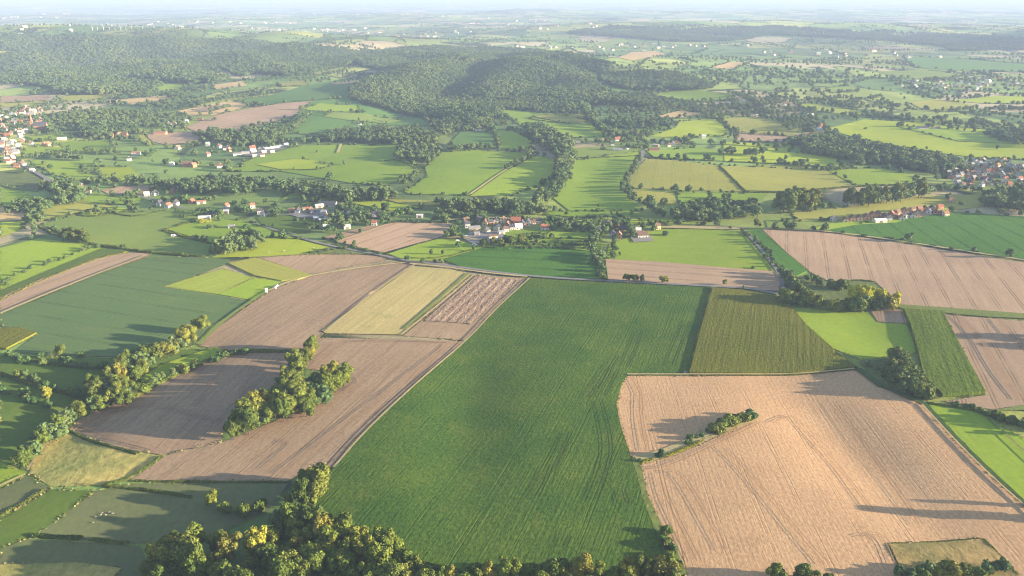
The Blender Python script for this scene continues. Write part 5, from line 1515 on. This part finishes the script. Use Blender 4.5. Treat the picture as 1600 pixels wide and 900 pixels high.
village('rightvillage', 'in the right-hand village', [(1470, 276), (1505, 252), (1535, 250), (1640, 258), (1640, 296), (1540, 292), (1515, 298), (1484, 290)], 88, 6.6, ['white', 'white', 'cream', 'tan', 'grey', 'brick'], ['slate', 'red', 'brown', 'slate', 'grey', 'grey'], 6.6)
village('leftvillage', 'in the left-hand village', [(0, 178), (46, 166), (62, 172), (76, 200), (64, 204), (42, 206), (36, 226), (24, 246), (40, 264), (28, 266), (0, 246)], 58, 8.0, ['white', 'cream', 'tan', 'white', 'brick'], ['orange', 'brown', 'red', 'grey', 'pale'], 7.4)
village('farvillage', 'in the far small village', [(1376, 132), (1420, 126), (1520, 122), (1600, 128), (1600, 134), (1530, 144), (1450, 144), (1400, 136)], 44, 5.0, ['white', 'white', 'cream', 'grey', 'brick'], ['slate', 'grey', 'brown', 'whitish', 'orange'], 6.5)

def build_houses():
    P = G([(h[2], h[3]) for h in HOUSES])
    dep = proj(P)[:, 2]
    count, seen = {}, {}
    order = sorted(range(len(HOUSES)), key=lambda i: (HOUSES[i][0], HOUSES[i][2]))
    for i in order:
        h = HOUSES[i]; k = (h[0], h[5], h[6], h[8]); count[k] = count.get(k, 0) + 1
    for i in order:
        cl, phrase, px, py, wpx, wall, roof, turn, kind = HOUSES[i]
        k = (cl, wall, roof, kind); j = seen.get(k, 0); seen[k] = j + 1
        L = max(6.0, .9 * wpx * dep[i] / FPX)
        if turn is not None and 45 < turn < 135:
            L = max(7.5, L * .95)
            D = min(9.0, max(6.0, L * .8)); L = max(L, D * 1.25)
        else:
            D = min(14.0 if kind == 'barn' else 9.5, max(5.5, L * (.55 if kind == 'barn' else .75)))
        hw = float(_r.uniform(3.0, 4.6)) if kind == 'house' else float(_r.uniform(2.8, 4.0))
        rise = D / 2 * (math.tan(R(_r.uniform(36, 46))) if kind == 'house' else math.tan(R(_r.uniform(18, 26))))
        rz = R(turn if turn is not None else _r.uniform(-20, 20))
        noun = kind
        lab = '%s-walled %s, %s roof, %s' % (wall, 'house' if kind == 'house' else 'shed', roof, phrase)
        if count[k] > 1:
            lab += ', %s such from left' % ordinal(j)
        name = 'house' if kind == 'house' else 'barn'
        grp = ('houses ' if kind == 'house' else 'sheds ') + phrase
        wv, wf = gable_wall(L, D, hw, rise)
        rv, rf = gable_roof(L, D, hw, rise)
        cx = L * float(_r.uniform(-.3, .3))
        chim = box(cx - .4, cx + .4, -.4, .4, hw + rise - .6, hw + rise + 1.2)
        far = dep[i] > 1250
        loc = P[i].copy(); loc[2] = float(terrain(loc[0], loc[1])) + .1
        if far:
            V, Fc = join((wv, wf), (rv, rf), *([chim] if kind == 'house' else []))
            idx = [0] * len(wf) + [1] * len(rf) + [0] * (6 if kind == 'house' else 0)
            o = mesh_obj(name, V, Fc, None, mats=[WM[wall], RM[roof]], matidx=idx)
            o.location = loc; o.rotation_euler = (0, 0, rz)
            tag(o, lab, 'house' if kind == 'house' else 'shed', grp)
            continue
        e = empty(name, loc, rz)
        tag(e, lab, 'house' if kind == 'house' else 'shed', grp)
        mesh_obj('wall', wv, wf, WM[wall], e)
        ro = mesh_obj('roof', rv, rf, RM[roof], e)
        if kind == 'house':
            mesh_obj('chimney', *chim, WM['brick'], ro)
        # openings on the long sides and on the gable ends
        def opening(nm, x0, x1, y, z0, z1, side, mat):
            if side in ('s', 'n'):
                s = -1 if side == 's' else 1
                yy = s * D / 2
                b = box(x0, x1, min(yy, yy + s * .06), max(yy, yy + s * .06), z0, z1)
            else:
                s = 1 if side == 'e' else -1
                xx = s * L / 2
                b = box(min(xx, xx + s * .06), max(xx, xx + s * .06), x0, x1, z0, z1)
            return mesh_obj(nm, *b, mat, e)
        if kind == 'house':
            nw = max(2, int(L / 3.2))
            for q in range(nw):
                x = -L / 2 + (q + .5) * L / nw
                if q == nw // 2:
                    opening('door', x - .55, x + .55, 0, 0, 2.1, 's', M['wood'])
                else:
                    opening('window', x - .6, x + .6, 0, .9, 2.3, 's', M['glass'])
            for side in ('e', 'w'):
                opening('window', -.65, .65, 0, .95, 2.35, side, M['glass'])
                opening('window', -.5, .5, 0, hw + .1, hw + 1.3, side, M['glass'])
        else:
            opening('door', -1.9, 1.9, 0, 0, 3.0, 's', M['wood'])
            opening('door', -1.7, 1.7, 0, 0, 3.0, 'e', M['wood'])
WM = {k: flat('wall_' + k, c, scale=1.0, noise=.10) for k, c in WALLC.items()}
RM = {k: flat('roof_' + k, c, scale=2.0, noise=.16, rough=.75) for k, c in ROOFC.items()}
build_houses()
garden_trees()

# ------------------------------------------------------------------ village church
def church():
    p = g1(64, 202)
    s = proj(p)[0, 2] / FPX
    e = empty('church', (p[0], p[1], p[2]), R(15))
    tag(e, 'brick village church with a tall slim spire in the left-hand village', 'church')
    mesh_obj('nave', *gable_wall(24, 11, 8, 7), WM['brick'], e)
    mesh_obj('roof', *gable_roof(24, 11, 8, 7), RM['slate'], e)
    tw = mesh_obj('tower', *box(-17.2, -11.9, -2.7, 2.7, -1, 17), WM['brick'], e)
    n = 8
    v = [(-14.55 + 3.1 * math.cos(2 * math.pi * k / n), 3.1 * math.sin(2 * math.pi * k / n), 17) for k in range(n)] + [(-14.55, 0, 17 + 18)]
    mesh_obj('spire', v, [(k, (k + 1) % n, n) for k in range(n)] + [tuple(range(n))[::-1]], RM['orange'], tw)
church()

# ------------------------------------------------------------------ houses of the far country: too many, too small
def far_villages():
    V, Fc, idx = [], [], []
    r = np.random.default_rng(21)
    mats = [WM['cream'], WM['cream'], WM['tan'], RM['slate'], RM['orange'], RM['pale']]
    spots = [(115, 40), (225, 36), (300, 11), (330, 10), (280, 34), (430, 35), (520, 44), (540, 46), (600, 55), (700, 24), (820, 30), (860, 45), (925, 38), (800, 74), (865, 76), (900, 38), (960, 75), (1010, 72), (1050, 70), (1280, 82), (1360, 86), (1300, 24), (1405, 6), (470, 20), (610, 20), (250, 10), (740, 35), (660, 52), (790, 55), (1200, 30), (1450, 20), (1540, 30), (100, 20), (60, 25), (20, 40)]
    for (sx, sy) in spots:
        c = g1(sx, sy + 2)
        d = math.hypot(c[0], c[1])
        n = int(r.integers(4, 10))
        for _ in range(n):
            x = c[0] + r.normal(0, 150 + d * .012); y = c[1] + r.normal(0, 110 + d * .006)
            z = float(terrain(x, y))
            L = r.uniform(10, 20) * (1 + d / 14000); D = L * .6
            wv, wf = gable_wall(L, D, 6, 4); rv, rf = gable_roof(L, D, 6, 4)
            a = r.uniform(0, 3.14); ca, sa = math.cos(a), math.sin(a)
            o = len(V)
            for p in wv + rv:
                V.append((x + p[0] * ca - p[1] * sa, y + p[0] * sa + p[1] * ca, z + p[2]))
            Fc += [tuple(i + o for i in f) for f in wf] + [tuple(i + o + len(wv) for i in f) for f in rf]
            idx += [int(r.integers(0, 3))] * len(wf) + [3 + int(r.integers(0, 3))] * len(rf)
    o = mesh_obj('distant_villages', V, Fc, None, mats=mats, matidx=idx)
    struct(o, 'stuff')
far_villages()

# ------------------------------------------------------------------ wind turbines beyond the forest
def turbines():
    xs = [(145, 48, 1.25), (152.5, 47, .9), (162, 47, 1.5), (171, 46.5, 1), (180, 47, .8), (189, 47.5, 1.1), (197, 47, 1), (206, 45.5, 1), (223, 45, .7), (241, 45, 1), (258, 45, .7), (275, 45, 1.1), (284, 45.5, .8), (308, 45, 1.1)]
    P = G([(a, b) for a, b, _ in xs])
    r = np.random.default_rng(4)
    tower = None
    for k, (p, (_, _, s)) in enumerate(zip(P, xs)):
        e = empty('wind_turbine', p, r.uniform(-.4, .4))
        sc = .62 * s * proj(p)[0, 2] / 8000
        e.scale = (sc,) * 3
        tag(e, 'white wind turbine beyond the forest, %s of the row from the left' % ordinal(k), 'wind turbine', 'wind turbines beyond the forest')
        if tower is None:
            n = 10
            v = [(q * math.cos(2 * math.pi * i / n), q * math.sin(2 * math.pi * i / n), z) for z, q in ((0, 4.2), (46, 2.2)) for i in range(n)]
            tower = raw_mesh('tower', v, [(i, (i + 1) % n, n + (i + 1) % n, n + i) for i in range(n)], [M['white']])
            nac = raw_mesh('nacelle', *box(-1.8, 1.8, -4, 3, 45, 48.6), [M['white']])
            bl = raw_mesh('blade', [(-1.6, -.25, 0), (1.6, -.25, 0), (1.2, -.25, 12), (-.3, -.25, 24), (-1.6, .25, 0), (1.6, .25, 0), (1.2, .25, 12), (-.3, .25, 24)], [(0, 1, 2, 3), (7, 6, 5, 4), (0, 4, 5, 1), (1, 5, 6, 2), (2, 6, 7, 3), (3, 7, 4, 0)], [M['white']])
        for nm, me in (('tower', tower), ('nacelle', nac)):
            o = bpy.data.objects.new(nm, me); COL.objects.link(o); o.parent = e
        a0 = r.uniform(-.5, .5)
        for b in range(3):
            o = bpy.data.objects.new('blade', bl); COL.objects.link(o); o.parent = e
            o.location = (0, -4.4, 46.8); o.rotation_euler = (0, a0 + b * 2.0944, 0)
turbines()

# ------------------------------------------------------------------ small things
def ell(cx, cy, cz, sx, sy, sz):
    return ICO2[0] * [sx, sy, sz] + [cx, cy, cz], ICO2[1]

def sheep():
    me = bpy.data.meshes.new('sheep')
    J = [(0, 0, .62), (.32, 0, .64), (.52, 0, .78), (.70, 0, .74), (-.36, 0, .62)]
    E = [(0, 1), (1, 2), (2, 3), (0, 4)]
    Rr = [(.27, .30), (.25, .27), (.13, .13), (.08, .08), (.24, .26)]
    for x, b in ((.3, 1), (-.34, 4)):
        for y in (-.13, .13):
            a = len(J); J.append((x, y, .36)); Rr.append((.07, .07)); E.append((b, a))
            J.append((x, y, 0)); Rr.append((.04, .04)); E.append((a, a + 1))
    me.from_pydata(J, E, []); me.update()
    sv_ = me.skin_vertices[0] if me.skin_vertices else None
    o = bpy.data.objects.new('sheep', me); COL.objects.link(o)
    md = o.modifiers.new('skin', 'SKIN')
    if not me.skin_vertices:
        bpy.context.view_layer.update()
    for k, q in enumerate(Rr):
        me.skin_vertices[0].data[k].radius = q
    me.skin_vertices[0].data[0].use_root = True
    sd = o.modifiers.new('sub', 'SUBSURF'); sd.levels = 1; sd.render_levels = 1
    me.materials.append(M['wool'])
    return o
spots = [(150, 809), (158, 806), (166, 806), (171, 802), (176, 804), (178, 803), (160, 803), (146, 818)]
P = G(spots)
s0 = sheep()
names_ = ['left of the line', 'second along the line', 'in the middle of the line', 'behind the line', 'next to the right end', 'at the right end', 'just behind the second one', 'apart in front']
for k, p in enumerate(P):
    o = s0 if k == 0 else s0.copy()
    if k:
        COL.objects.link(o)
    o.location = p + np.array([0, 0, .25]); o.rotation_euler = (0, 0, random.uniform(0, 6.28)); o.scale = (.85,) * 3
    tag(o, 'pale sheep in the worn pasture, %s of the small flock' % names_[k] if k < 3 else 'pale sheep in the worn pasture, %s' % names_[k], 'sheep', 'sheep in the worn pasture')
for k, (x, y) in enumerate([(420, 396), (550, 396), (490, 389), (444, 394)]):
    p = g1(x, y); o = s0.copy(); COL.objects.link(o)
    o.location = p + np.array([0, 0, .4]); o.scale = (1.8,) * 3; o.rotation_euler = (0, 0, random.uniform(0, 6.28)); o.name = 'grazing_cow'
    tag(o, 'pale grazing cow in the yellow pasture, %s from the left' % ordinal([0, 3, 2, 1][k]), 'cow', 'cattle in the yellow pasture')

def bale(x, y, lab):
    p = g1(x, y); n = 14
    v = [(a, .75 * math.cos(2 * math.pi * k / n), .75 + .75 * math.sin(2 * math.pi * k / n)) for a in (-.75, -.62, .62, .75) for k in range(n)]
    v = [(a, b * (.9 if abs(a) > .7 else 1), (c - .75) * (.9 if abs(a) > .7 else 1) + .75) for a, b, c in v]
    f = [(j * n + k, j * n + (k + 1) % n, (j + 1) * n + (k + 1) % n, (j + 1) * n + k) for j in range(3) for k in range(n)] + [tuple(range(n))[::-1], tuple(range(3 * n, 4 * n))]
    o = mesh_obj('wrapped_bale', v, f, M['film'])
    o.location = p + np.array([0, 0, .25]); o.rotation_euler = (0, 0, random.uniform(0, 3))
    o.scale = (1.5,) * 3
    tag(o, lab, 'bale', 'wrapped bales on the small meadow')
bale(433, 449, 'white wrapped bale nearest the brown stubble on the small meadow')
bale(430, 451, 'white wrapped bale beside the biggest of the meadow bales')
bale(416, 454, 'white wrapped bale at the back left of the small meadow')
bale(416, 458, 'white wrapped bale in front at left of the small meadow')

def vehicle(x, y, rz, color, label, kind='car', cat='car'):
    p = g1(x, y)
    e = empty({'car': 'parked_car', 'van': 'parked_van', 'loader': 'wheel_loader'}[kind], p + np.array([0, 0, .45]), rz)
    tag(e, label, cat)
    paint = flat('paint_' + label.split()[0], color, rough=.35, noise=.03)
    L, Wd, H = {'car': (4.2, 1.7, 1.45), 'van': (5.4, 2.0, 2.4), 'loader': (5.2, 2.2, 1.9)}[kind]
    l, w2 = L / 2, Wd / 2
    hood = .95 if kind == 'car' else 1.2
    prof = [(-l, .35), (l, .35), (l, hood - .12), (l * .55, hood), (l * .22, H), (-l * (.72 if kind == 'car' else .98), H), (-l, hood if kind == 'car' else H * .9)]
    n = len(prof)
    v = [(a, -w2, b) for a, b in prof] + [(a, w2, b) for a, b in prof]
    f = [tuple(range(n)), tuple(range(2 * n - 1, n - 1, -1))] + [((k + 1) % n, k, n + k, n + (k + 1) % n) for k in range(n)]
    mesh_obj('body', v, f, paint, e)
    for s in (-1, 1):
        mesh_obj('window', *box(-l * .55, l * .18, min(s * w2, s * (w2 + .02)), max(s * w2, s * (w2 + .02)), hood, H - .15), M['glass'], e)
    for sx in (-.62, .62):
        for s in (-1, 1):
            m = 12; rr = .33 if kind != 'loader' else .75
            vv = [(l * sx + rr * math.cos(2 * math.pi * k / m), s * w2 + t, rr + rr * math.sin(2 * math.pi * k / m)) for t in (-.12, .12) for k in range(m)]
            ff = [(k, (k + 1) % m, m + (k + 1) % m, m + k) for k in range(m)] + [tuple(range(m))[::-1], tuple(range(m, 2 * m))]
            mesh_obj('wheel', vv, ff, M['tyre'], e)
    if kind == 'loader':
        mesh_obj('cab', *box(-.9, .7, -.8, .8, 1.9, 3.0), M['glass'], e)
        mesh_obj('arm', *box(l, l + 1.2, -.6, .6, .8, 1.1), paint, e)
        mesh_obj('bucket', *box(l + 1.2, l + 2.0, -1.3, 1.3, .3, 1.3), paint, e)
    return e
vehicle(1071, 584, R(20), (.06, .065, .07), 'dark parked car at the corner of maize and wheat stubble')
vehicle(272, 370, R(10), (.75, .74, .72), 'white small van on the grey-green field', 'van', 'van')
vehicle(791, 373, R(15), (.75, .50, .05), 'yellow wheel loader in the farm yard', 'loader', 'wheel loader')
vehicle(728, 370, R(5), (.55, .56, .58), 'silver parked car at the farm entrance')
vehicle(742, 384, R(-8), (.72, .72, .72), 'pale parked van by the lower farm yard', 'van', 'van')
vehicle(715, 377, R(12), (.70, .69, .66), 'cream parked car on the farm drive')
plant_trees()

for o in S.objects:
    if 'label' in o and len(o['label'].split())>16: print('LONG', o['label'])
